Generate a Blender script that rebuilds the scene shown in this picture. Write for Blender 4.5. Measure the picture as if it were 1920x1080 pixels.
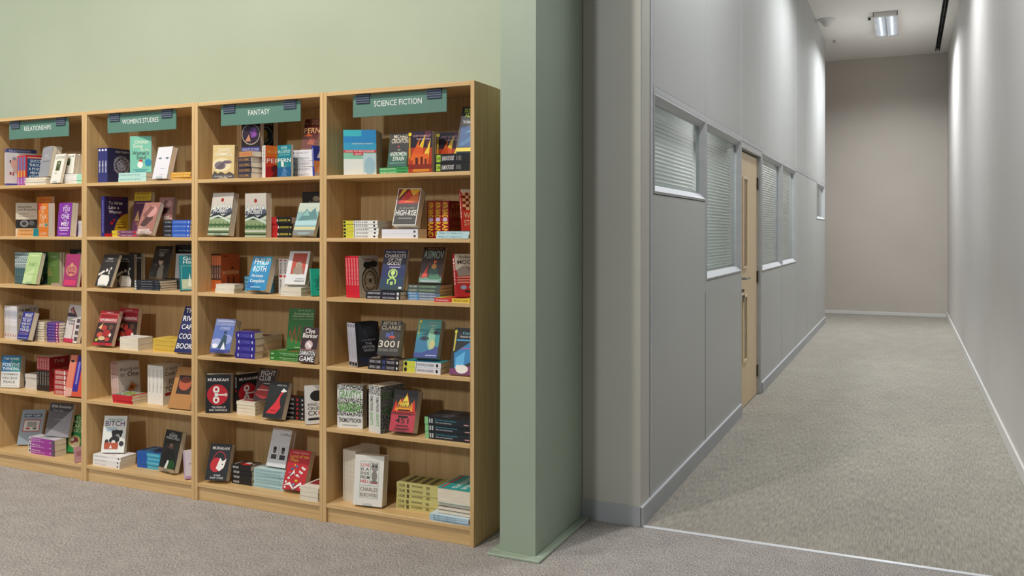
import bpy, math, random
from mathutils import Matrix, Vector
for o in list(bpy.data.objects): bpy.data.objects.remove(o)
S=bpy.context.scene
COL=S.collection
random.seed(3)
# ---------------- camera
cd=bpy.data.cameras.new('camera'); cam=bpy.data.objects.new('camera',cd); COL.objects.link(cam)
cd.sensor_width=36; cd.lens=1620.4/1920*36; cd.shift_y=(433.8-540)/1920; cd.clip_end=100; cd.clip_start=.05
cam.matrix_world=Matrix.Translation((0,0,1.37))@Matrix.Rotation(.4286,4,'Z')@Matrix.Rotation(math.pi/2,4,'X')@Matrix.Rotation(.0011,4,'Z')
S.camera=cam
# ---------------- world, exposure
w=bpy.data.worlds.new('world'); S.world=w; w.use_nodes=True
w.node_tree.nodes['Background'].inputs[0].default_value=(.93,.97,1,1)
w.node_tree.nodes['Background'].inputs[1].default_value=.19
S.view_settings.view_transform='Standard'; S.view_settings.look='None'; S.view_settings.gamma=1; S.view_settings.exposure=0
try: S.view_settings.use_curve_mapping=False
except Exception: pass
# ---------------- lights
def spot(n,loc,aim,e,ang=100,rad=.05,col=(1,.945,.86),blend=.8):
    l=bpy.data.lights.new(n,'SPOT'); l.energy=e; l.spot_size=math.radians(ang); l.spot_blend=blend; l.shadow_soft_size=rad; l.color=col
    o=bpy.data.objects.new(n,l); COL.objects.link(o); o.location=loc
    o.rotation_euler=(Vector(aim)-Vector(loc)).to_track_quat('-Z','Y').to_euler()
def area(n,loc,rot,sx,sy,e,col=(1,1,1),spread=180):
    l=bpy.data.lights.new(n,'AREA'); l.shape='RECTANGLE'; l.size=sx; l.size_y=sy; l.energy=e; l.color=col; l.spread=math.radians(spread)
    o=bpy.data.objects.new(n,l); COL.objects.link(o); o.location=loc; o.rotation_euler=rot
for x in (-6.9,-5.35,-3.78,-2.21):
    spot('track_spot',(x,1.55,4.1),(x-.15,3.45,1.1),150 if x<-2.3 else 196)
area('room_fill',(-4.3,.2,4.2),(0,0,0),5,2.4,66,(1,.96,.9))  # unseen area lamp added overhead as soft fill
spot('hall_light',(-2.35,-4.0,3.5),(-2.2,3.6,1.2),430,75,.22,(.93,.97,1))
# corridor ceiling fittings: the light each one gives
for y,e in ((12.9,84),(8.9,54),(4.9,38)):
    area('corridor_light',(-.26,y,4.168),(0,0,0),.24,1.2,e,(.95,.975,1),150)
# unseen lamps added behind the partition to brighten the blinds
for y in (5.6,9.2,12.6):
    area('blind_backlight',(-2.1,y,2.62),(0,0,0),.5,1.6,56,(1,.97,.96))
# ---------------- materials
def lin(h):
    if len(h)==3: h=''.join(c*2 for c in h)
    r=[int(h[i:i+2],16)/255 for i in (0,2,4)]
    return tuple((c/12.92 if c<=.04045 else ((c+.055)/1.055)**2.4) for c in r)+(1,)
MC={}
def newmat(n):
    m=bpy.data.materials.new(n); m.use_nodes=True
    return m,m.node_tree.nodes,m.node_tree.links,m.node_tree.nodes['Principled BSDF']
def flat(h,rough=.45,metal=0,name='colour'):
    k=(h,rough,metal)
    if k in MC: return MC[k]
    m,N,L,b=newmat(name+'_'+h)
    b.inputs['Roughness'].default_value=rough; b.inputs['Metallic'].default_value=metal
    n=N.new('ShaderNodeTexNoise'); n.inputs['Scale'].default_value=9; n.inputs['Detail'].default_value=2
    mx=N.new('ShaderNodeMix'); mx.data_type='RGBA'; c=lin(h)
    mx.inputs[6].default_value=c; mx.inputs[7].default_value=tuple(min(1,x*.93) for x in c[:3])+(1,)
    tc=N.new('ShaderNodeTexCoord'); L.new(tc.outputs['Object'],n.inputs['Vector'])
    L.new(n.outputs['Fac'],mx.inputs[0]); L.new(mx.outputs[2],b.inputs['Base Color'])
    MC[k]=m; return m
def speck(h1,h2,sc):
    k=('n',h1,h2,sc)
    if k in MC: return MC[k]
    m,N,L,b=newmat('speckle'); b.inputs['Roughness'].default_value=.45
    tc=N.new('ShaderNodeTexCoord'); v=N.new('ShaderNodeTexNoise'); v.inputs['Scale'].default_value=sc*3; v.inputs['Detail'].default_value=1
    cr=N.new('ShaderNodeValToRGB'); cr.color_ramp.elements[0].position=.46; cr.color_ramp.elements[1].position=.54
    cr.color_ramp.elements[0].color=lin(h1); cr.color_ramp.elements[1].color=lin(h2)
    L.new(tc.outputs['Object'],v.inputs['Vector']); L.new(v.outputs['Fac'],cr.inputs[0]); L.new(cr.outputs[0],b.inputs['Base Color'])
    MC[k]=m; return m
def textured(name,cols,scale,rough=.6,stretch=(1,1,1),detail=6,bump=0,coord='Object',pos=(.3,.7),rot=0,metal=0,dist=0):
    m,N,L,b=newmat(name); b.inputs['Roughness'].default_value=rough; b.inputs['Metallic'].default_value=metal
    tc=N.new('ShaderNodeTexCoord'); mp=N.new('ShaderNodeMapping'); mp.inputs['Scale'].default_value=stretch; mp.inputs['Rotation'].default_value=(0,0,rot)
    g=N.new('ShaderNodeNewGeometry')
    L.new(g.outputs['Position'] if coord=='World' else tc.outputs['Object'],mp.inputs['Vector'])
    n=N.new('ShaderNodeTexNoise'); n.inputs['Scale'].default_value=scale; n.inputs['Detail'].default_value=detail; n.inputs['Distortion'].default_value=dist
    L.new(mp.outputs[0],n.inputs['Vector'])
    cr=N.new('ShaderNodeValToRGB'); e=cr.color_ramp.elements
    e[0].position=pos[0]; e[1].position=pos[1]; e[0].color=lin(cols[0]); e[1].color=lin(cols[-1])
    if len(cols)==3:
        x=e.new(sum(pos)/2); x.color=lin(cols[1])
    L.new(n.outputs['Fac'],cr.inputs[0]); L.new(cr.outputs[0],b.inputs['Base Color'])
    if bump:
        bp=N.new('ShaderNodeBump'); bp.inputs['Strength'].default_value=bump; bp.inputs['Distance'].default_value=.003
        L.new(n.outputs['Fac'],bp.inputs['Height']); L.new(bp.outputs[0],b.inputs['Normal'])
    return m
M={}
M['green']=textured('sage_paint',['a3ae98','aab5a0'],1.3,.5,coord='World',bump=.03)
M['sage']=textured('sage_pillar_paint',['9caa97','a3b19e'],2,.42,coord='World',bump=.05)
M['greywall']=textured('grey_wall_paint',['bcbab0','c2c0b6'],1.2,.5,coord='World')
M['panel']=textured('grey_partition_laminate',['aeb0ae','b4b6b4'],1.0,.42,coord='World')
M['rwall']=textured('pale_wall_paint',['c7c3c0','cdc9c6'],1.1,.45,coord='World')
M['ewall']=textured('end_wall_paint',['bfb7ad','c5bdb3'],1.1,.6,coord='World')
M['ceil']=textured('ceiling_paint',['edeae4','f0ede7'],1.1,.8,coord='World')
M['white']=flat('dcdad6',.5,0,'white_paint')
M['alu']=textured('brushed_aluminium',['b0b3b5','b9bbbc'],4,.38,(1,1,6),metal=.12,coord='World')
M['skirt']=textured('grey_skirting',['a3a6a9','abadb0'],3,.45,coord='World')
M['bright']=flat('e2e5ea',.3,.1,'polished_edge')
M['steel']=flat('a9a7a2',.25,1,'steel')
M['dark']=flat('16161a',.6,0,'dark_gap')
M['grey']=flat('55585a',.6,0,'backing')
M['blind']=None
M['beech']=textured('beech_veneer',['dcc5a2','d3ba95','e4cfae'],3,.45,(6,14,.5),dist=.5,coord='World')
M['beechlight']=flat('dcc6a0',.4,0,'beech_bead')
M['pane']=flat('8a7044',.15,0,'painted_wood_reflection')  # wood reflection in the door glass painted as glossy tan
def oak(name,st):
    return textured(name,['c6a16c','d4b17d','e0c08e'],3.2,.42,st,detail=8,coord='World',pos=(.28,.75),dist=.6,bump=.02)
M['oakv']=oak('oak_upright',(22,22,.8)); M['oakh']=oak('oak_shelf',(.8,22,22))
def carpet(name,cols,kind):
    m,N,L,b=newmat(name); b.inputs['Roughness'].default_value=.95
    g=N.new('ShaderNodeNewGeometry')
    def ns(sc,st,rot,det=3):
        mp=N.new('ShaderNodeMapping'); mp.inputs['Scale'].default_value=st; mp.inputs['Rotation'].default_value=(0,0,rot)
        L.new(g.outputs['Position'],mp.inputs['Vector'])
        n=N.new('ShaderNodeTexNoise'); n.inputs['Scale'].default_value=sc; n.inputs['Detail'].default_value=det
        L.new(mp.outputs[0],n.inputs['Vector']); return n.outputs['Fac']
    def math_(op,a,c):
        x=N.new('ShaderNodeMath'); x.operation=op
        for i,v in enumerate((a,c)):
            if isinstance(v,(int,float)): x.inputs[i].default_value=v
            else: L.new(v,x.inputs[i])
        return x.outputs[0]
    if kind=='loop':
        a=ns(190,(1,.45,1),.5,2); c=ns(330,(1,1,1),0,1); d=ns(9,(1,1,1),0,2)
        f=math_('ADD',math_('MULTIPLY',a,.6),math_('ADD',math_('MULTIPLY',c,.3),math_('MULTIPLY',d,.1)))
        lo,hi=.4,.62
    else:
        a=ns(180,(1,.07,1),0,1); c=ns(60,(1,.3,1),0,2); d=ns(300,(1,1,1),0,1); k=ns(5.0,(1,.5,1),0,3)
        f=math_('ADD',math_('ADD',math_('MULTIPLY',a,.5),math_('MULTIPLY',c,.22)),math_('ADD',math_('MULTIPLY',d,.15),math_('MULTIPLY',k,.13)))
        lo,hi=.39,.61
    cr=N.new('ShaderNodeValToRGB'); e=cr.color_ramp.elements; e[0].position=lo; e[1].position=hi; e[0].color=lin(cols[0]); e[1].color=lin(cols[1])
    L.new(f,cr.inputs[0]); L.new(cr.outputs[0],b.inputs['Base Color'])
    bp=N.new('ShaderNodeBump'); bp.inputs['Strength'].default_value=.5; bp.inputs['Distance'].default_value=.004
    L.new(f,bp.inputs['Height']); L.new(bp.outputs[0],b.inputs['Normal'])
    return m
M['carpet']=carpet('loop_carpet',['7b7673','c1bab4'],'loop')
M['carpet2']=carpet('corridor_carpet',['88837a','aaa498'],'lines')
def pages():
    m,N,L,b=newmat('page_block'); b.inputs['Roughness'].default_value=.8
    tc=N.new('ShaderNodeTexCoord'); mp=N.new('ShaderNodeMapping'); mp.inputs['Scale'].default_value=(1,60,1)
    L.new(tc.outputs['Object'],mp.inputs['Vector'])
    n=N.new('ShaderNodeTexNoise'); n.inputs['Scale'].default_value=14; n.inputs['Detail'].default_value=3
    L.new(mp.outputs[0],n.inputs['Vector'])
    cr=N.new('ShaderNodeValToRGB'); e=cr.color_ramp.elements; e[0].position=.3; e[1].position=.7; e[0].color=lin('d2c4aa'); e[1].color=lin('f3ead8')
    L.new(n.outputs['Fac'],cr.inputs[0]); L.new(cr.outputs[0],b.inputs['Base Color']); return m
M['pages']=pages()
def clear(name,tint=(1,1,1,1),amt=.12):
    m,N,L,b=newmat(name); N.remove(b)
    t=N.new('ShaderNodeBsdfTransparent'); t.inputs[0].default_value=tint
    g=N.new('ShaderNodeBsdfGlossy'); g.inputs['Roughness'].default_value=.04
    ge=N.new('ShaderNodeNewGeometry'); d=N.new('ShaderNodeVectorMath'); d.operation='DOT_PRODUCT'
    L.new(ge.outputs['Incoming'],d.inputs[0]); L.new(ge.outputs['Normal'],d.inputs[1])
    def mt(op,x,y=None):
        q=N.new('ShaderNodeMath'); q.operation=op
        for i,v in enumerate((x,y)):
            if v is None: continue
            if isinstance(v,(int,float)): q.inputs[i].default_value=v
            else: L.new(v,q.inputs[i])
        return q
    c_=mt('SUBTRACT',1.0,mt('ABSOLUTE',d.outputs['Value']).outputs[0])
    a=mt('ADD',mt('MULTIPLY',mt('POWER',c_.outputs[0],5.0).outputs[0],.8).outputs[0],amt*.4)
    x=N.new('ShaderNodeMixShader'); L.new(a.outputs[0],x.inputs[0]); L.new(t.outputs[0],x.inputs[1]); L.new(g.outputs[0],x.inputs[2])
    L.new(x.outputs[0],N['Material Output'].inputs[0]); return m
M['glass']=clear('window_glass',(.9,.935,.93,1),.1); M['acrylic']=clear('clear_acrylic',(.93,.95,.95,1),.15)
def translucent(name,h):
    m,N,L,b=newmat(name); b.inputs['Base Color'].default_value=lin(h); b.inputs['Roughness'].default_value=.5
    t=N.new('ShaderNodeBsdfTranslucent'); t.inputs[0].default_value=lin(h); x=N.new('ShaderNodeMixShader'); x.inputs[0].default_value=.35
    L.new(b.outputs[0],x.inputs[1]); L.new(t.outputs[0],x.inputs[2]); L.new(x.outputs[0],N['Material Output'].inputs[0]); return m
M['blind']=translucent('blind_slat','c8d2ce')
def emit(name,h,st):
    m,N,L,b=newmat(name); b.inputs['Emission Color'].default_value=lin(h); b.inputs['Emission Strength'].default_value=st; return m
# ---------------- mesh helpers
class MB:
    def __init__(s): s.v=[];s.f=[];s.m=[];s.mats=[]
    def mi(s,m):
        if m not in s.mats: s.mats.append(m)
        return s.mats.index(m)
    def add(s,v,f,m):
        k=len(s.v); s.v+=[tuple(p) for p in v]; s.f+=[tuple(i+k for i in q) for q in f]; s.m+=[s.mi(m)]*len(f)
    def box(s,x0,x1,y0,y1,z0,z1,m,bev=0):
        if bev<=0:
            v=[(x,y,z) for x in (x0,x1) for y in (y0,y1) for z in (z0,z1)]
            s.add(v,[(0,1,3,2),(4,6,7,5),(0,4,5,1),(2,3,7,6),(0,2,6,4),(1,5,7,3)],m); return
        # chamfered box: 24 verts
        b=min(bev,(x1-x0)/2.2,(y1-y0)/2.2,(z1-z0)/2.2); c=[(x0,x1),(y0,y1),(z0,z1)]
        idx={};v=[]
        for i in (0,1):
            for j in (0,1):
                for k in (0,1):
                    for ax in range(3):
                        p=[c[0][i],c[1][j],c[2][k]]; sg=[1-2*i,1-2*j,1-2*k]
                        for a2 in range(3):
                            if a2!=ax: p[a2]+=sg[a2]*b
                        idx[i,j,k,ax]=len(v); v.append(tuple(p))
        F=[]
        ctr=Vector(((x0+x1)/2,(y0+y1)/2,(z0+z1)/2))
        def face(l):
            P=[Vector(v[i]) for i in l]; n=(P[1]-P[0]).cross(P[2]-P[0])
            F.append(tuple(l) if n.dot(sum(P,Vector())/len(P)-ctr)>0 else tuple(reversed(l)))
        for ax in range(3):
            o=[a for a in range(3) if a!=ax]
            for e in (0,1):
                q=[]
                for a,bb in ((0,0),(0,1),(1,1),(1,0)):
                    t=[0,0,0]; t[ax]=e; t[o[0]]=a; t[o[1]]=bb; q.append(idx[t[0],t[1],t[2],ax])
                face(q)
            for a in (0,1):
                for bb in (0,1):
                    q=[]
                    for e,aa in ((0,o[0]),(1,o[0]),(1,o[1]),(0,o[1])):
                        t=[0,0,0]; t[ax]=e; t[o[0]]=a; t[o[1]]=bb; q.append(idx[t[0],t[1],t[2],aa])
                    face(q)
        for i in (0,1):
            for j in (0,1):
                for k in (0,1): face([idx[i,j,k,a] for a in range(3)])
        s.add(v,F,m)
    def rev(s,prof,m,c=(0,0,0),n=24):
        v=[];f=[]
        for r,z in prof:
            for i in range(n):
                a=2*math.pi*i/n; v.append((c[0]+r*math.cos(a),c[1]+r*math.sin(a),c[2]+z))
        for k in range(len(prof)-1):
            for i in range(n):
                j=(i+1)%n; f.append((k*n+i,k*n+j,(k+1)*n+j,(k+1)*n+i))
        f.append(tuple(range(n))[::-1]); f.append(tuple(range((len(prof)-1)*n,len(prof)*n)))
        s.add(v,f,m)
    def tube(s,pts,r,m,n=10):
        pts=[Vector(p) for p in pts]; v=[];f=[]
        for i,p in enumerate(pts):
            d=(pts[min(i+1,len(pts)-1)]-pts[max(i-1,0)]).normalized()
            up=Vector((0,0,1)) if abs(d.z)<.9 else Vector((1,0,0))
            a=d.cross(up).normalized(); b=d.cross(a)
            for k in range(n):
                t=2*math.pi*k/n; v.append(p+a*r*math.cos(t)+b*r*math.sin(t))
        for i in range(len(pts)-1):
            for k in range(n):
                j=(k+1)%n; f.append((i*n+k,i*n+j,(i+1)*n+j,(i+1)*n+k))
        f.append(tuple(range(n))[::-1]); f.append(tuple(range((len(pts)-1)*n,len(pts)*n)))
        s.add(v,f,m)
    def mesh(s,name):
        me=bpy.data.meshes.new(name); me.from_pydata([tuple(p) for p in s.v],[],s.f)
        for m in s.mats: me.materials.append(m)
        me.polygons.foreach_set('material_index',s.m); me.update(); return me
    def obj(s,name,parent=None,loc=None):
        o=bpy.data.objects.new(name,s.mesh(name)); COL.objects.link(o)
        if loc: o.location=loc
        if parent is not None: o.parent=parent
        return o
def struct(o): o['kind']='structure'; return o
def tag(o,label,cat,group=None):
    o['label']=label; o['category']=cat
    if group: o['group']=group
    return o
def empty(name,loc=(0,0,0),rz=0):
    o=bpy.data.objects.new(name,None); COL.objects.link(o); o.location=loc; o.rotation_euler=(0,0,rz); o.empty_display_size=.05; return o
# lettering
TX={}
def text_geo(t,off=.009):
    if (t,off) in TX: return TX[t,off]
    c=bpy.data.curves.new('t','FONT'); c.body=t; c.resolution_u=2; c.size=1; c.offset=off
    o=bpy.data.objects.new('t',c); me=bpy.data.meshes.new_from_object(o)
    v=[(p.co.x,p.co.y) for p in me.vertices]; f=[tuple(p.vertices) for p in me.polygons]
    bpy.data.objects.remove(o); bpy.data.curves.remove(c); bpy.data.meshes.remove(me)
    if not v: v=[(0,0),(1,0),(1,1)]; f=[]
    x0=min(p[0] for p in v);x1=max(p[0] for p in v);y0=min(p[1] for p in v);y1=max(p[1] for p in v)
    v=[((p[0]-x0)/(x1-x0),(p[1]-y0)/(y1-y0)) for p in v]
    # outward winding: make all faces CCW
    ff=[]
    for q in f:
        a=sum(v[q[i]][0]*v[q[(i+1)%len(q)]][1]-v[q[(i+1)%len(q)]][0]*v[q[i]][1] for i in range(len(q)))
        ff.append(q if a>0 else q[::-1])
    TX[t,off]=(v,ff,(x1-x0)/(y1-y0)); return TX[t,off]
def ell(cx,cy,rx,ry,n=26): return [(cx+rx*math.cos(2*math.pi*i/n),cy+ry*math.sin(2*math.pi*i/n)) for i in range(n)]
def art(mb,els,fn,asp=1):
    """els in 0..1 coordinates, fn(u,v,layer) -> 3D point; counter-clockwise faces look outward"""
    k=0
    def poly(p,m,lay):
        a=sum(p[i][0]*p[(i+1)%len(p)][1]-p[(i+1)%len(p)][0]*p[i][1] for i in range(len(p)))
        if a<0: p=p[::-1]
        p=[(min(max(u,.0),1.),min(max(v,.0),1.)) for u,v in p]
        mb.add([fn(u,v,lay) for u,v in p],[tuple(range(len(p)))],m)
    for e in els:
        k+=1; t=e[0]
        if t=='r': poly([(e[1],e[2]),(e[3],e[2]),(e[3],e[4]),(e[1],e[4])],flat(e[5]),k)
        elif t=='n': poly([(e[1],e[2]),(e[3],e[2]),(e[3],e[4]),(e[1],e[4])],speck(e[5],e[6],e[7]),k)
        elif t=='e': poly(ell(*e[1:5]),flat(e[5]),k)
        elif t=='p': poly(list(e[1]),flat(e[2]),k)
        elif t=='o':
            cx,cy,rx,ry,th,c=e[1:]; a=ell(cx,cy,rx,ry); b=ell(cx,cy,rx-th,ry-th*.65); n=len(a)
            mb.add([fn(min(max(u,0),1),min(max(v,0),1),k) for u,v in a+b],[(i,(i+1)%n,n+(i+1)%n,n+i) for i in range(n)],flat(c))
        elif t in ('f','f2'):
            if t=='f': x0,y0,x1,y1,th,c=0,0,1,1,e[1],e[2]
            else: x0,y0,x1,y1,th,c=e[1:]
            ty=th*asp
            for q in ((x0,y0,x1,y0+ty),(x0,y1-ty,x1,y1),(x0,y0+ty,x0+th,y1-ty),(x1-th,y0+ty,x1,y1-ty)):
                poly([(q[0],q[1]),(q[2],q[1]),(q[2],q[3]),(q[0],q[3])],flat(c),k)
        elif t=='k':
            x0,y0,x1,y1,n,c1,c2=e[1:]
            for i in range(n):
                for j in range(n):
                    u0=x0+(x1-x0)*i/n;u1=x0+(x1-x0)*(i+1)/n;v0=y0+(y1-y0)*j/n;v1=y0+(y1-y0)*(j+1)/n
                    poly([(u0,v0),(u1,v0),(u1,v1),(u0,v1)],flat(c1 if (i+j)%2 else c2),k)
        elif t=='pie':
            poly([(1,0)]+[(1-.62*math.cos(a*math.pi/20),.58*math.sin(a*math.pi/20)) for a in range(11)],flat(e[1]),k)
        elif t=='keyart':
            cx,cy,c=e[1:]
            m=flat(c)
            for sy in (1,-1):
                a=ell(cx,cy+.13*sy,.13,.095); b=ell(cx,cy+.14*sy,.055,.04); n=len(a)
                mb.add([fn(u,v,k) for u,v in a+b],[(i,(i+1)%n,n+(i+1)%n,n+i) for i in range(n)],m)
            poly([(cx-.06,cy-.07),(cx+.06,cy-.07),(cx+.06,cy+.07),(cx-.06,cy+.07)],m,k)
            poly([(cx+.05,cy-.018),(cx+.45,cy-.018),(cx+.45,cy+.018),(cx+.05,cy+.018)],m,k)
            poly([(cx+.36,cy-.04),(cx+.42,cy-.04),(cx+.42,cy+.04),(cx+.36,cy+.04)],m,k)
        elif t=='t':
            v,f,ar=text_geo(e[1]); x0,y0,x1,y1,c=e[2:]
            mb.add([fn(x0+(x1-x0)*u,y0+(y1-y0)*w_,k) for u,w_ in v],f,flat(c))
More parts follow.
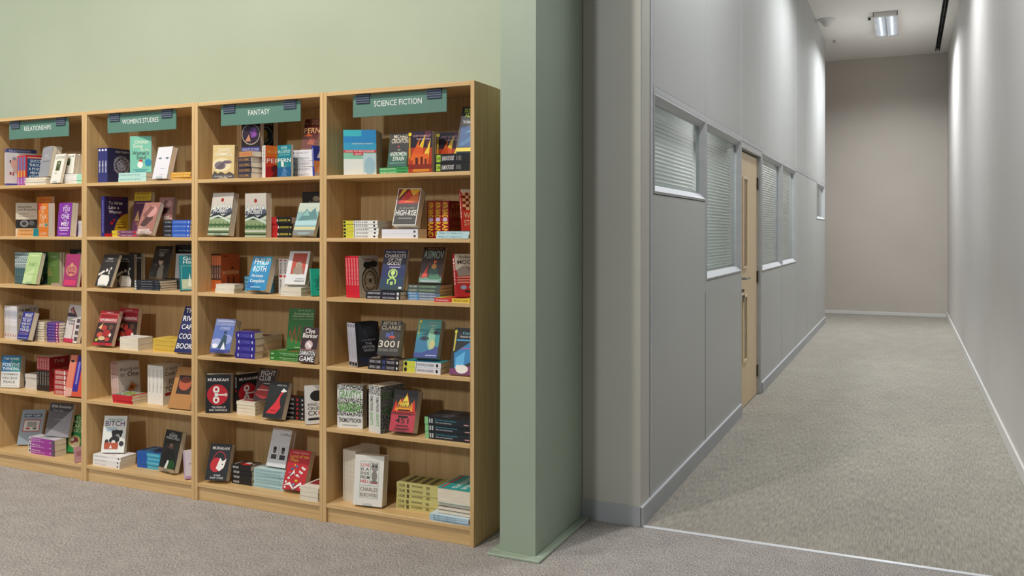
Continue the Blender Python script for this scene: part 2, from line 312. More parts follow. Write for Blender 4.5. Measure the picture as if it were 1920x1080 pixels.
DES={
'recognise':('2f9fc8','3f9fb0',[('r',0,0.72,1,1,'1b86c4'),('r',0,0.86,0.55,1,'35b9c4'),('r',0,0.36,1,0.56,'86c9a8'),('r',0,0,1,0.36,'e8ebe4'),('r',0.6,0.05,1,0.48,'bcd6d8'),('e',0.8,0.2,0.16,0.2,'9fc4d2'),('r',0,0.5,1,0.555,'d2304a'),('r',0.3,0.44,0.6,0.5,'d2304a'),('t','A BEGINNING THEORY',0.25,0.68,0.9,0.71,'dff0ee'),('t','HOW TO RECOGNISE',0.06,0.51,0.94,0.545,'f4e6e2'),('t','RIGHT',0.36,0.45,0.56,0.49,'f4e6e2')],[('t','THEORY',0.1,0.25,0.7,0.75,'f2f0ea')]),
'andromeda':('1c1b1c','3fa35c',[('r',0,0,1,0.42,'1d5a4c'),('t','MICHAEL',0.2,0.84,0.96,0.96,'e8dcc0'),('t','CRICHTON',0.1,0.7,0.98,0.83,'e8dcc0'),('e',0.5,0.6,0.04,0.03,'c23a2a'),('t','THE',0.45,0.48,0.6,0.52,'d8e2d0'),('t','ANDROMEDA',0.08,0.32,0.96,0.44,'e8efe2'),('t','STRAIN',0.25,0.18,0.85,0.3,'e8efe2'),('r',0.1,0.1,0.9,0.12,'86b7a0')],[('t','MICHAEL CRICHTON',0.04,0.25,0.5,0.75,'d4ecc8'),('t','THE ANDROMEDA STRAIN',0.56,0.25,0.95,0.75,'1b4a30')]),
'sirens':('2a1a2c','caa23a',[('r',0,0,1,0.6,'b83a12'),('p',[(0.2,0.35),(0.75,0.95),(0.55,0.4)],'f0c030'),('p',[(0.05,0.3),(0.5,0.85),(0.35,0.3)],'e86a18'),('p',[(0.6,0.35),(0.95,0.8),(0.85,0.3)],'f6d040'),('p',[(0.7,1),(0.98,1),(0.8,0.55)],'5a2438'),('e',0.45,0.5,0.2,0.13,'e0561a'),('r',0.2,0.2,0.85,0.45,'e8681c'),('r',0.3,0.2,0.42,0.36,'5a1418'),('r',0.52,0.2,0.62,0.38,'5a1418'),('r',0.7,0.2,0.78,0.33,'5a1418'),('r',0,0.1,1,0.2,'8a2414'),('r',0.2,0.02,0.9,0.08,'e08a20'),('e',0.08,0.93,0.07,0.045,'f0d428'),('t','KURT VONNEGUT',0.22,0.86,0.97,0.91,'c9a0b0'),('t','The Sirens of Titan',0.35,0.79,0.95,0.83,'e0d0d8'),('r',0.04,0.35,0.1,0.86,'c8a430')],[('e',0.06,0.5,0.04,0.35,'f0d428'),('t','VONNEGUT',0.1,0.25,0.7,0.75,'f2f0ea')]),
'hitch':('0e0e12','1a1a1c',[('r',0,0,1,0.08,'e8cc30'),('r',0.1,0.1,1,0.55,'174f86'),('p',[(0.1,0.15),(0.9,0.4),(1,0.3),(0.3,0.12)],'34709f'),('p',[(0.3,0.4),(0.8,0.52),(0.9,0.45)],'5590b4'),('t','DOUGLAS',0.15,0.87,0.95,0.96,'b8d040'),('t','ADAMS',0.2,0.76,0.95,0.86,'b8d040'),('t','The Salmon of Doubt',0.15,0.62,0.95,0.7,'e0e4e8')],[('r',0.04,0.1,0.16,0.9,'a8c838'),('t','ADAMS',0.05,0.3,0.15,0.7,'2a3a10'),('t','SALMON OF DOUBT',0.2,0.25,0.55,0.75,'e8e4de'),('t','| | | |',0.62,0.25,0.75,0.75,'c8c4be')]),
'aliens':('f0efe6','f2f0ea',[('r',0.1,0.2,0.9,0.8,'d8c840')],[('r',0,0,0.3,1,'d6cf3e'),('r',0.32,0,0.335,1,'1b1b1e'),('e',0.04,0.5,0.035,0.35,'1b1b1e'),('t','ROCK & REX',0.37,0.25,0.72,0.75,'6a6a66'),('e',0.9,0.5,0.03,0.25,'1b1b1e')]),
'whitebox':('f4f2f2','eceaf0',[('r',0.1,0.3,0.9,0.7,'e0dce4')],[('r',0.88,0.25,0.94,0.75,'5a5660')]),
'highrise':('22201f','222',[('r',0,0.57,1,1,'7a1410'),('p',[(0.1,0.6),(0.5,0.97),(0.75,0.6)],'d8261a'),('p',[(0.5,0.98),(0.95,0.98),(0.8,0.66)],'f0b428'),('p',[(0.05,0.72),(0.4,0.98),(0.2,0.98)],'f4c838'),('p',[(0.3,0.62),(0.9,0.9),(0.95,0.64)],'e06a18'),('e',0.45,0.75,0.12,0.06,'c01810'),('t','JG BALLARD',0.18,0.42,0.86,0.49,'a89a90'),('t','HIGH-RISE',0.06,0.26,0.94,0.41,'f2efe9'),('r',0.2,0.17,0.8,0.2,'8a8280'),('f',0.03,'eceae4')],[('t','BALLARD HIGH-RISE',0.1,0.25,0.7,0.75,'f2f0ea')]),
'rand':('7c1a18','8a1620',[('t','AYN',0.12,0.78,0.88,0.95,'b06a30'),('t','RAND',0.06,0.56,0.94,0.75,'b06a30'),('t','ATLAS',0.25,0.36,0.75,0.46,'a0602a'),('t','SHRUGGED',0.12,0.16,0.88,0.28,'a0602a')],[('t','AYN RAND',0.03,0.12,0.45,0.88,'f0c83c'),('e',0.5,0.5,0.05,0.35,'c8b0d0'),('t','RAND',0.56,0.12,0.97,0.88,'f0c83c')]),
'lightblue':('b9d8dc','c4e0e2',[('r',0.1,0.5,0.9,0.8,'7fb4bc')],[('t','Magic for Beginners',0.08,0.3,0.8,0.7,'4d8a96')]),
'checker':('c8322c','b02a24',[('k',0.05,0.5,0.95,0.92,6,'e8c090','8a2418'),('r',0,0.92,1,1,'e8dcc8'),('t','WEIRD',0.08,0.3,0.92,0.44,'e8c8a0'),('t','STORIES',0.08,0.12,0.92,0.26,'e8c8a0')],[('t','STORIES',0.1,0.25,0.7,0.75,'f2f0ea')]),
'clock':('bdb4a4','cf1f33',[('e',0.55,0.4,0.42,0.33,'2c2823'),('e',0.55,0.4,0.38,0.3,'a8977c'),('o',0.55,0.4,0.3,0.24,0.05,'5a4a38'),('e',0.55,0.4,0.06,0.05,'2c2823'),('e',0.4,0.78,0.18,0.08,'2c2823'),('e',0.75,0.8,0.18,0.08,'2c2823'),('r',0.5,0.74,0.62,0.86,'2c2823'),('p',[(0.15,0.56),(0.4,0.76),(0.28,0.6)],'2c2823'),('r',0.3,0.9,0.8,0.915,'b0402a'),('t','SLAUGHTERHOUSE',0.3,0.26,0.8,0.3,'e8dcc4'),('t','FIVE',0.4,0.46,0.7,0.51,'e8dcc4')],[('t','SLAUGHTERHOUSE FIVE',0.05,0.25,0.7,0.75,'f2b8b8')]),
'chariots':('211f3a','2a2830',[('r',0,0.3,1,0.62,'1e2a5c'),('r',0,0.08,1,0.3,'1d3a58'),('r',0,0,1,0.08,'2b4048'),('t','Erich Von Daniken',0.08,0.92,0.92,0.97,'d8cfe0'),('t','CHARIOTS',0.05,0.8,0.95,0.89,'f0e4d8'),('t','OF THE',0.22,0.71,0.8,0.79,'f0e4d8'),('t','GODS?',0.2,0.61,0.78,0.7,'f0e4d8'),('r',0.3,0.55,0.78,0.57,'b8a8c0'),('o',0.5,0.4,0.2,0.12,0.05,'b8d878'),('e',0.5,0.42,0.09,0.06,'d0e890'),('p',[(0.3,0.2),(0.5,0.38),(0.7,0.2),(0.5,0.28)],'b8d878'),('r',0.3,0.14,0.36,0.26,'b8d878'),('r',0.62,0.14,0.68,0.26,'b8d878'),('r',0.44,0.12,0.56,0.2,'b8d878'),('r',0.82,0.03,0.95,0.08,'e8e8e0')],[('t','CHARIOTS OF THE GODS?',0.05,0.25,0.42,0.75,'e8e4e4'),('t','Erich Von Daniken',0.5,0.25,0.85,0.75,'d0cce0'),('r',0.9,0.15,0.96,0.85,'e8e8e0')]),
'asimovgrey':('3c4a44','56625c',[('r',0,0.3,1,1,'4a3a38')],[('t','ISAAC ASIMOV',0.04,0.25,0.3,0.75,'d8dcd0'),('t','FOUNDATION AND EMPIRE',0.36,0.25,0.85,0.75,'a8d0a0')]),
'asimovblue':('4a7fb0','5d93c4',[('r',0,0.3,1,1,'4a3a38')],[('r',0.34,0,1,1,'6a7f9a'),('t','ASIMOV',0.04,0.25,0.28,0.75,'e8f0f8'),('t','THE END OF ETERNITY',0.36,0.25,0.85,0.75,'e8ecf4')]),
'asimov':('3a2622','4a3a38',[('r',0,0,1,0.14,'6a9a88'),('p',[(0.05,0.12),(0.4,0.6),(0.2,0.12)],'b02c22'),('p',[(0.4,0.1),(0.6,0.55),(0.95,0.1)],'3f7a5a'),('p',[(0.1,0.15),(0.3,0.45),(0.35,0.15)],'d84a30'),('e',0.6,0.3,0.22,0.12,'2f5a50'),('e',0.6,0.45,0.12,0.07,'c88a40'),('p',[(0.55,0.62),(0.72,0.6),(0.6,0.5)],'e86a30'),('t','ISAAC',0.2,0.93,0.9,0.97,'c8a088'),('t','ASIMOV',0.06,0.67,0.97,0.9,'8fa394'),('r',0.1,0.02,0.9,0.05,'d0c8d8')],[('t','ASIMOV',0.1,0.25,0.7,0.75,'f2f0ea')]),
'redyellow':('d8c040','d02c34',[('r',0.1,0.2,0.9,0.8,'d02c34')],[('r',0.5,0,1,1,'e4cc3c'),('t','Heinlein',0.05,0.25,0.4,0.75,'f4d8d0'),('t','MOON IS HARSH',0.56,0.25,0.95,0.75,'b03020')]),
'moon':('c02c34','b02a30',[('r',0,0.62,1,1,'d8cfc0'),('t','Robert',0.2,0.9,0.8,0.96,'3a3432'),('t','MOON',0.1,0.76,0.9,0.86,'3a3432'),('p',[(0.05,0.62),(0.3,0.72),(0.95,0.66),(0.95,0.5),(0.1,0.48)],'9a9088'),('r',0.05,0.44,0.95,0.47,'e0a090'),('r',0.05,0.38,0.95,0.41,'e0a090'),('r',0.05,0.32,0.95,0.35,'e0a090'),('e',0.3,0.22,0.13,0.05,'a0b0d0'),('e',0.65,0.22,0.13,0.05,'a0b0d0'),('r',0.35,0.1,0.9,0.15,'302828')],[('t','MOON',0.1,0.25,0.7,0.75,'f2f0ea')]),
'crystal':('23262c','b8b6c0',[('r',0.1,0.55,0.9,0.95,'2f343c'),('e',0.55,0.78,0.25,0.12,'3e454e'),('r',0.15,0.05,0.9,0.2,'1c2a48'),('t','J. G. Ballard',0.25,0.56,0.8,0.61,'aab0b8'),('t','THE',0.38,0.48,0.66,0.53,'c0c4cc'),('t','CRYSTAL',0.25,0.4,0.8,0.46,'c0c4cc'),('t','WORLD',0.3,0.32,0.76,0.38,'c0c4cc')],[('r',0.03,0.1,0.1,0.9,'8a8894'),('t','THE CRYSTAL WORLD',0.2,0.25,0.8,0.75,'9a98a4'),('r',0.9,0.1,0.98,0.9,'222')]),
'clarke':('25201e','241f22',[('t','ARTHUR C.',0.1,0.88,0.95,0.98,'e8d4b0'),('t','CLARKE',0.05,0.74,0.97,0.86,'e8d4b0'),('r',0.3,0.52,0.5,0.64,'3a58a0'),('r',0.46,0.48,0.74,0.56,'c04838'),('r',0.55,0.56,0.64,0.68,'3a58a0'),('t','3001',0.02,0.22,0.98,0.42,'dcd0bc'),('t','THE FINAL ODYSSEY',0.03,0.1,0.97,0.18,'9a948a')],[('t','ARTHUR C. CLARKE',0.04,0.25,0.4,0.75,'d4d0dc'),('r',0.46,0.2,0.56,0.8,'3a4a80'),('t','THE FINAL ODYSSEY',0.6,0.25,0.86,0.75,'c0bcc4'),('e',0.94,0.5,0.025,0.25,'f2f0ea')]),
'tealwhite':('1f8c94','e8e6ea',[('r',0.1,0.2,0.9,0.8,'2a6a8a')],[('r',0,0,0.32,1,'d8d84a'),('e',0.06,0.5,0.04,0.4,'1b1b1e'),('r',0.34,0,0.35,1,'1b1b1e'),('t','RINGWORLD ENGINEERS',0.38,0.25,0.82,0.75,'908c98'),('e',0.9,0.5,0.03,0.3,'1b1b1e')]),
'face':('2f8f92','2a7f88',[('r',0,0.75,1,1,'5aa6a0'),('r',0,0,1,0.3,'3a4a92'),('e',0.15,0.3,0.5,0.18,'2f78a0'),('e',0.65,0.5,0.16,0.3,'8cc0a0'),('e',0.72,0.35,0.12,0.12,'c8c488'),('e',0.35,0.5,0.2,0.06,'1d3c4c'),('e',0.35,0.5,0.06,0.04,'0c1820'),('e',0.85,0.66,0.14,0.05,'1d3c4c'),('e',0.85,0.66,0.05,0.035,'0c1820'),('p',[(0.15,0.6),(0.5,0.66),(0.45,0.58)],'1d4a5a'),('p',[(0.65,0.74),(0.99,0.78),(0.98,0.72)],'1d4a5a'),('e',0.1,0.94,0.06,0.04,'e8e040'),('r',0.05,0.6,0.1,0.88,'c8b840'),('t','John Christopher',0.45,0.9,0.9,0.94,'d8e0c0'),('t','Clans',0.5,0.82,0.8,0.88,'d8e0c0'),('r',0.5,0.05,0.95,0.07,'c8c8e0')],[('t','MASTERWORKS',0.1,0.25,0.7,0.75,'f2f0ea')]),
'mouse':('16161c','1a1a20',[('p',[(0.1,0.45),(0.9,0.75),(0.98,0.3),(0.2,0.1)],'2a7fb8'),('p',[(0.2,0.35),(0.6,0.5),(0.6,0.15),(0.25,0.12)],'5ab0e0'),('p',[(0.0,0.12),(1,0.2),(1,0),(0,0)],'7a3060'),('r',0.15,0.72,0.95,0.75,'3a9ad0'),('r',0.4,0.55,0.95,0.57,'b060a0'),('e',0.55,0.12,0.28,0.09,'ece6dc'),('e',0.35,0.15,0.1,0.06,'ece6dc'),('e',0.08,0.92,0.06,0.04,'e8e040'),('r',0.05,0.5,0.12,0.88,'c8b840'),('t','Daniel',0.4,0.86,0.95,0.92,'60b0c0'),('t','Flowers for Algernon',0.3,0.78,0.97,0.83,'e8e4e0')],[('t','MASTERWORKS',0.1,0.25,0.7,0.75,'f2f0ea')]),
'gravity':('e8e8e4','e6e6e2',[('n',0,0.88,1,1,'1f1f1f','e0e0dc',60),('n',0,0.62,1,0.7,'1f1f1f','e0e0dc',60),('n',0,0.28,1,0.38,'1f1f1f','e0e0dc',60),('n',0,0.38,1,0.62,'22261f','d8e0cc',60),('t',"GRAVITY'S",0.06,0.7,0.94,0.88,'4e9a34'),('t','RAINBOW',0.08,0.38,0.92,0.58,'5aa83c'),('t','THOMAS PYNCHON',0.06,0.13,0.94,0.24,'111'),('r',0.2,0.06,0.8,0.08,'b0b0ac')],[('n',0,0,0.2,1,'1f1f1f','e0e0dc',60),('t','THOMAS PYNCHON',0.22,0.25,0.55,0.75,'111'),('t',"GRAVITY'S",0.58,0.25,0.85,0.75,'5aa83c'),('n',0.88,0,1,1,'1f1f1f','e0e0dc',60)]),
'gravity_shaded':('3c3c38','dcdcd6',[('n',0,0,1,1,'1f1f1f','8a8a84',60),('t',"GRAVITY'S",0.06,0.7,0.94,0.88,'3f6a2a'),('t','RAINBOW',0.08,0.4,0.92,0.58,'3f6a2a')],[('n',0,0,0.2,1,'1f1f1f','e0e0dc',60),('t','THOMAS PYNCHON',0.22,0.25,0.55,0.75,'222'),('t',"GRAVITY'S",0.58,0.25,0.85,0.75,'5aa83c')]),  # same book as gravity, its cover shade put into darker colours
'f451':('1e1512','1c1614',[('r',0,0,1,0.5,'a8303c'),('p',[(0.02,0.45),(0.12,0.75),(0.25,0.55),(0.38,0.82),(0.5,0.6),(0.6,0.85),(0.75,0.55),(0.88,0.78),(0.98,0.45)],'d8301c'),('p',[(0.12,0.5),(0.3,0.78),(0.42,0.62),(0.55,0.95),(0.7,0.6),(0.8,0.72),(0.85,0.5)],'f09a20'),('p',[(0.3,0.6),(0.45,0.78),(0.55,0.9),(0.65,0.7),(0.72,0.6)],'f8d848'),('r',0,0.02,1,0.4,'c23a4a'),('t','RAY',0.38,0.67,0.62,0.74,'1c1210'),('t','BRADBURY',0.2,0.57,0.8,0.65,'1c1210'),('r',0.25,0.5,0.75,0.53,'1c1210'),('t','FAHRENHEIT',0.05,0.4,0.95,0.48,'1c1210'),('r',0.3,0.33,0.7,0.38,'1c1210'),('t','451',0.2,0.2,0.75,0.32,'1c1210'),('r',0.25,0.12,0.75,0.16,'6a1820'),('r',0.2,0.05,0.8,0.09,'6a1820')],[('e',0.12,0.5,0.06,0.3,'c87a30'),('t','FAHRENHEIT 451',0.3,0.25,0.8,0.75,'c89060')]),
'circuits':('20242a','22262c',[('r',0.1,0.4,0.9,0.9,'2c323a'),('t','ALGEBRA',0.1,0.5,0.9,0.7,'6a6c70')],[('r',0,0,0.08,1,'8ac48a'),('r',0.1,0.2,0.13,0.8,'c0c4c4'),('r',0.15,0.2,0.18,0.8,'c0c4c4'),('t','Discrete Product Systems',0.24,0.52,0.7,0.8,'3fa0b4'),('t','Sets and Symmetry',0.24,0.2,0.6,0.44,'d0d4d8'),('r',0.86,0.3,0.96,0.42,'d8a0a0')]),
'cream':('e0d6c4','ddd3c2',[('r',0.1,0.3,0.9,0.7,'cfc4b2')],[('t','LOVE IS A DOG',0.1,0.35,0.8,0.65,'b8ac9a')]),
'lovedog':('e9e6de','ddd3c2',[('f2',0.2,0.15,0.84,0.88,0.008,'3a8a88'),('t','LOVE',0.22,0.77,0.52,0.84,'c84848'),('t','IS A',0.22,0.69,0.5,0.75,'3a3836'),('t','DOG',0.22,0.61,0.5,0.67,'3a3836'),('t','FROM',0.22,0.53,0.52,0.59,'3a3836'),('t','HELL',0.22,0.45,0.52,0.51,'d02c30'),('r',0.54,0.42,0.55,0.88,'3a8a88'),('r',0.22,0.4,0.82,0.405,'3a8a88'),('e',0.69,0.77,0.12,0.08,'9a9690'),('e',0.64,0.79,0.03,0.02,'26241f'),('e',0.74,0.79,0.03,0.02,'26241f'),('p',[(0.58,0.82),(0.6,0.87),(0.66,0.84)],'9a9690'),('p',[(0.72,0.84),(0.79,0.87),(0.8,0.81)],'9a9690'),('e',0.69,0.6,0.09,0.11,'8a867f'),('r',0.57,0.45,0.81,0.47,'b83a3a'),('r',0.57,0.48,0.81,0.5,'6a6660'),('t','CHARLES',0.23,0.29,0.82,0.37,'a09484'),('t','BUKOWSKI',0.23,0.18,0.82,0.26,'a09484')],[]),
'olive':('cfc98a','c9c27c',[('r',0.08,0.1,0.92,0.9,'b8ae6a'),('r',0.15,0.6,0.85,0.7,'5a5430'),('r',0.15,0.4,0.85,0.5,'5a5430'),('r',0.15,0.2,0.85,0.3,'5a5430'),('r',0.15,0.78,0.85,0.86,'5a5430')],[('t','SUBLIME',0.04,0.2,0.2,0.8,'5a5430'),('r',0.24,0.15,0.3,0.85,'5a5430'),('t','PALM WINE DRINKARD',0.36,0.4,0.62,0.8,'6a6438'),('r',0.7,0.3,0.78,0.8,'8a8250')]),
'comfort':('27a3a0','f0eeea',[('t','Home',0.1,0.62,0.9,0.85,'e8f2f0'),('t','Comforts',0.1,0.35,0.9,0.58,'e8f2f0'),('r',0.05,0.08,0.95,0.14,'d84840')],[('t','HOME COMFORTS',0.1,0.25,0.7,0.75,'27a3a0')]),
'darkhard':('26262c','2c2c32',[('r',0.1,0.3,0.9,0.7,'3c3c44')],[('t','SHORT STORIES',0.1,0.25,0.7,0.75,'9a98a0')]),
'palemag':('cfe2ec','b8d2e0',[('r',0.1,0.2,0.9,0.8,'a8c8dc')],[('t','REVIEW',0.1,0.25,0.7,0.75,'6a8a9c')]),
'gemmellgold':('d9c081','c8b070',[('r',0,0,1,0.12,'4a4650'),('e',0.42,0.42,0.42,0.2,'e8dab0'),('e',0.35,0.4,0.26,0.12,'7a6a72'),('p',[(0.1,0.3),(0.55,0.55),(0.5,0.3)],'5a4a52'),('e',0.68,0.5,0.2,0.05,'6a5560'),('p',[(0,0.12),(0.1,0.24),(0.25,0.16),(0.4,0.22),(0.6,0.15),(0.8,0.22),(1,0.14),(1,0.12)],'4a3c30'),('t','DAVID',0.25,0.8,0.82,0.9,'f6efd8'),('t','GEMMELL',0.08,0.68,0.92,0.78,'f6efd8'),('t','SWORD IN THE',0.1,0.065,0.9,0.1,'e8dcc8'),('t','STORM',0.3,0.015,0.7,0.055,'e8dcc8')],[]),
'gemmellstack':('3f3a50','3a3848',[('r',0.1,0.2,0.9,0.8,'5a4a30')],[('t','DAVID GEMMELL',0.08,0.25,0.92,0.75,'b88a4c')]),
'gemmellpurple':('4a3a68','584a80',[('r',0.1,0.2,0.9,0.8,'5a4a80')],[('t','WINTER WARRIORS',0.1,0.3,0.9,0.7,'9a8ad8')]),
'gemmellorange':('c08050','c58a58',[('r',0.1,0.2,0.9,0.8,'8a5a38')],[('t','LEGEND',0.2,0.3,0.8,0.7,'d86a50')]),
'knight1':('23161a','2a1c1c',[('t','GEMMELL',0.05,0.82,0.95,0.97,'a8764a'),('e',0.5,0.5,0.48,0.3,'b0a090'),('e',0.5,0.5,0.45,0.27,'2a1c30'),('e',0.65,0.55,0.2,0.15,'5c3a78'),('p',[(0.2,0.3),(0.4,0.5),(0.5,0.3)],'c88a68'),('p',[(0.5,0.4),(0.7,0.7),(0.8,0.45)],'8a4aa0'),('r',0,0,1,0.14,'3a3e80'),('t','KNIGHTS OF DARK',0.06,0.03,0.94,0.11,'b8b4d8')],[]),
'knight2':('201c18','2a241c',[('t','GEMMELL',0.05,0.82,0.95,0.97,'a89a5a'),('e',0.5,0.5,0.48,0.3,'9a9688'),('e',0.5,0.5,0.45,0.27,'26323a'),('e',0.5,0.55,0.18,0.16,'b89a3a'),('e',0.5,0.4,0.25,0.08,'8a8450'),('r',0,0,1,0.14,'241e1a'),('t','RENOWN',0.2,0.03,0.8,0.11,'a89a6a')],[]),
'pernred':('d2401e','e6e4e0',[('r',0,0.65,1,1,'d86a24'),('r',0,0,1,0.35,'b01c24'),('r',0.5,0.35,1,0.7,'b88a28'),('t','ANNE',0.4,0.88,0.9,0.96,'e89a50'),('t','McCAFFREY',0.1,0.76,0.96,0.86,'e8a858'),('t','PERN',0.06,0.46,0.98,0.6,'f6e8da'),('e',0.5,0.28,0.22,0.12,'5a1a20'),('p',[(0.3,0.02),(0.5,0.3),(0.8,0.05)],'5a1418'),('p',[(0.7,0.1),(0.85,0.35),(0.95,0.1)],'e89a3a')],[('t','PERN',0.05,0.25,0.5,0.75,'9a9894')]),
'pernteal':('1f7f8c','1f6f7c',[('r',0,0,1,0.3,'1c5c8c'),('t','ANNE',0.25,0.88,0.7,0.96,'b8dcd8'),('t','McCAFFREY',0.06,0.74,0.96,0.85,'b8dcd8'),('r',0.1,0.68,0.9,0.7,'7fc0c0'),('t','PERN',0.04,0.46,0.98,0.58,'eef6ee'),('p',[(0.25,0.5),(0.5,0.3),(0.45,0.45)],'dfe8d8'),('p',[(0.3,0.02),(0.45,0.3),(0.62,0.22),(0.7,0.02)],'4f7ca8'),('p',[(0.5,0.25),(0.9,0.08),(0.6,0.2)],'d0e4e8'),('p',[(0.5,0.25),(0.75,0.42),(0.55,0.3)],'d0e4e8'),('e',0.38,0.4,0.1,0.09,'e4ead8')],[]),
'pernwhite':('ece9ea','ebe8ec',[('t','PERN',0.1,0.4,0.9,0.6,'b8b4b8')],[('e',0.06,0.5,0.02,0.2,'7a5a6a'),('t','ANNE McCAFFREY',0.12,0.25,0.6,0.7,'b8b2bc'),('t','DRAGON',0.72,0.35,0.94,0.6,'a8a4ac')]),
'pernbrown':('5f1f16','6a241a',[('t','ANNE',0.2,0.92,0.8,0.98,'a87858'),('t','McCAFFREY',0.05,0.8,0.97,0.9,'a87858'),('t','PERN',0.04,0.52,0.98,0.7,'e0b078'),('p',[(0,0.42),(0.3,0.52),(0.6,0.42)],'c85a20'),('e',0.6,0.25,0.2,0.1,'8a3a24'),('p',[(0.3,0.15),(0.5,0.35),(0.8,0.12)],'9a4a30')],[]),
'bluefire':('2a3a9c','2a3a9c',[('r',0,0,1,0.5,'d88a50'),('p',[(0.1,0.1),(0.5,0.5),(0.9,0.1)],'e8b080'),('p',[(0.2,0.6),(0.5,0.95),(0.6,0.6)],'e4e4f0'),('r',0,0,1,0.1,'b8a8a0')],[('t','DRAGONS',0.1,0.25,0.7,0.75,'f2f0ea')]),
'hobbit':('cfd0c0','6f7a66',[('r',0,0.72,1,1,'cfc6bc'),('e',0.5,0.83,0.07,0.045,'a02c2c'),('p',[(0,0.5),(0.1,0.72),(0.2,0.58),(0.32,0.74),(0.45,0.6),(0.6,0.76),(0.72,0.6),(0.85,0.74),(1,0.6),(1,0.5)],'5a6070'),('p',[(0.05,0.6),(0.12,0.7),(0.18,0.62)],'e6e8e8'),('p',[(0.27,0.64),(0.33,0.73),(0.4,0.63)],'e6e8e8'),('p',[(0.54,0.66),(0.6,0.75),(0.67,0.64)],'e6e8e8'),('p',[(0.79,0.64),(0.86,0.73),(0.93,0.64)],'e6e8e8'),('p',[(0,0.44),(0.3,0.56),(0.6,0.46),(1,0.56),(1,0.5),(0.6,0.4),(0,0.38)],'33363c'),('r',0,0,1,0.4,'8fa076'),('p',[(0,0.36),(0.4,0.44),(1,0.3),(1,0.36),(0.4,0.48),(0,0.42)],'c8d8c8'),('r',0,0.22,1,0.27,'45603c'),('p',[(0.05,0.2),(0.1,0.33),(0.15,0.2)],'3f6a3c'),('p',[(0.25,0.2),(0.3,0.33),(0.35,0.2)],'3f6a3c'),('p',[(0.45,0.2),(0.5,0.33),(0.55,0.2)],'3f6a3c'),('p',[(0.65,0.2),(0.7,0.33),(0.75,0.2)],'3f6a3c'),('p',[(0.84,0.2),(0.89,0.33),(0.94,0.2)],'3f6a3c'),('r',0,0.13,1,0.16,'dfe4d4'),('r',0,0.06,1,0.09,'33402f'),('r',0,0.02,1,0.035,'dfe4d4'),('t','THE',0.42,0.64,0.58,0.68,'f4f4f0'),('t','HOBBIT',0.15,0.53,0.85,0.63,'f4f4f0')],[('t','THE HOBBIT',0.1,0.25,0.7,0.75,'f2f0ea')]),
'redblack':('c42a2e','c32428',[('r',0.1,0.5,0.9,0.8,'8a1418')],[('r',0.5,0,1,1,'181816'),('r',0,0,0.02,1,'d8a040'),('t','STORIES',0.1,0.38,0.4,0.62,'d85a50'),('p',[(0.5,0.4),(0.53,0.75),(0.56,0.3)],'e8e4d8'),('t','SALMAN RUSHDIE',0.58,0.35,0.86,0.65,'d8c84c'),('r',0.9,0.4,0.95,0.6,'d8c84c')]),
'mountain':('7fa8a8','4a5a5c',[('r',0,0.72,1,1,'b8c4b4'),('t','SILMARILLION',0.2,0.88,0.96,0.94,'c8d0c4'),('p',[(0.1,0.45),(0.4,0.82),(0.6,0.7),(0.8,0.85),(0.98,0.5)],'4f7f80'),('p',[(0.25,0.6),(0.45,0.8),(0.6,0.6)],'7fb0ac'),('r',0,0.3,1,0.45,'a8ccd0'),('r',0,0.17,1,0.26,'d0c89a'),('r',0,0,1,0.15,'7a7a76'),('r',0.2,0.05,0.8,0.09,'8fa8a8')],[]),
'darkcover':('2a2824','2a2824',[('t','RING',0.3,0.7,0.8,0.8,'8a8478'),('e',0.6,0.85,0.15,0.06,'a89c84'),('e',0.55,0.5,0.25,0.15,'3c3a34')],[]),
'orangeb':('b4552a','c4602e',[('r',0,0,1,0.35,'a84c26'),('r',0.1,0.45,0.95,0.56,'c8794a'),('t','FACTOTUM',0.12,0.46,0.93,0.54,'ddb090'),('r',0.1,0.93,0.35,0.96,'7a3018'),('p',[(0.5,0.6),(0.6,0.68),(0.68,0.6)],'3a1c14'),('p',[(0.3,0),(0.35,0.4),(0.42,0.4),(0.45,0)],'5a2a1a'),('p',[(0.6,0),(0.63,0.4),(0.7,0.4),(0.72,0)],'5a2a1a')],[('r',0.3,0,0.7,1,'4a2c24'),('t','FACTOTUM',0.08,0.3,0.64,0.7,'c8a898'),('r',0.0,0,0.04,1,'2a1a16'),('r',0.93,0,1,1,'e07c3c')]),
'roth':('1b86ba','3a9cc4',[('p',[(0.0,0.6),(0.6,1),(1,1),(1,0.85),(0.3,0.5)],'3aa8d0'),('e',0.15,0.15,0.2,0.1,'1466a8'),('t','PHILIP',0.12,0.76,0.94,0.95,'ecf4f4'),('t','ROTH',0.14,0.55,0.8,0.72,'ecf4f4'),('t','Portnoys',0.14,0.36,0.72,0.48,'ecf4f4'),('t','Complaint',0.1,0.2,0.86,0.33,'ecf4f4'),('r',0.2,0.08,0.7,0.11,'a8d4e4')],[('t','PHILIP ROTH',0.1,0.25,0.7,0.75,'cfe8f0')]),
'bluestack':('3f9cc8','4aa6d0',[('r',0.1,0.5,0.9,0.9,'2a7fb0')],[('r',0.02,0.2,0.2,0.8,'8fccdf'),('t','PORTNOYS COMPLAINT',0.3,0.3,0.8,0.7,'1c6a98')]),
'whitedots':('e8e5e0','e9e6e2',[('r',0.1,0.3,0.9,0.7,'c8c0b8')],[('e',0.05,0.5,0.02,0.3,'b83038'),('e',0.5,0.5,0.035,0.4,'c02c38'),('t','BLACK ALBUM',0.12,0.35,0.42,0.65,'3a3634'),('t','MOHSIN',0.6,0.35,0.88,0.65,'3a3634')]),
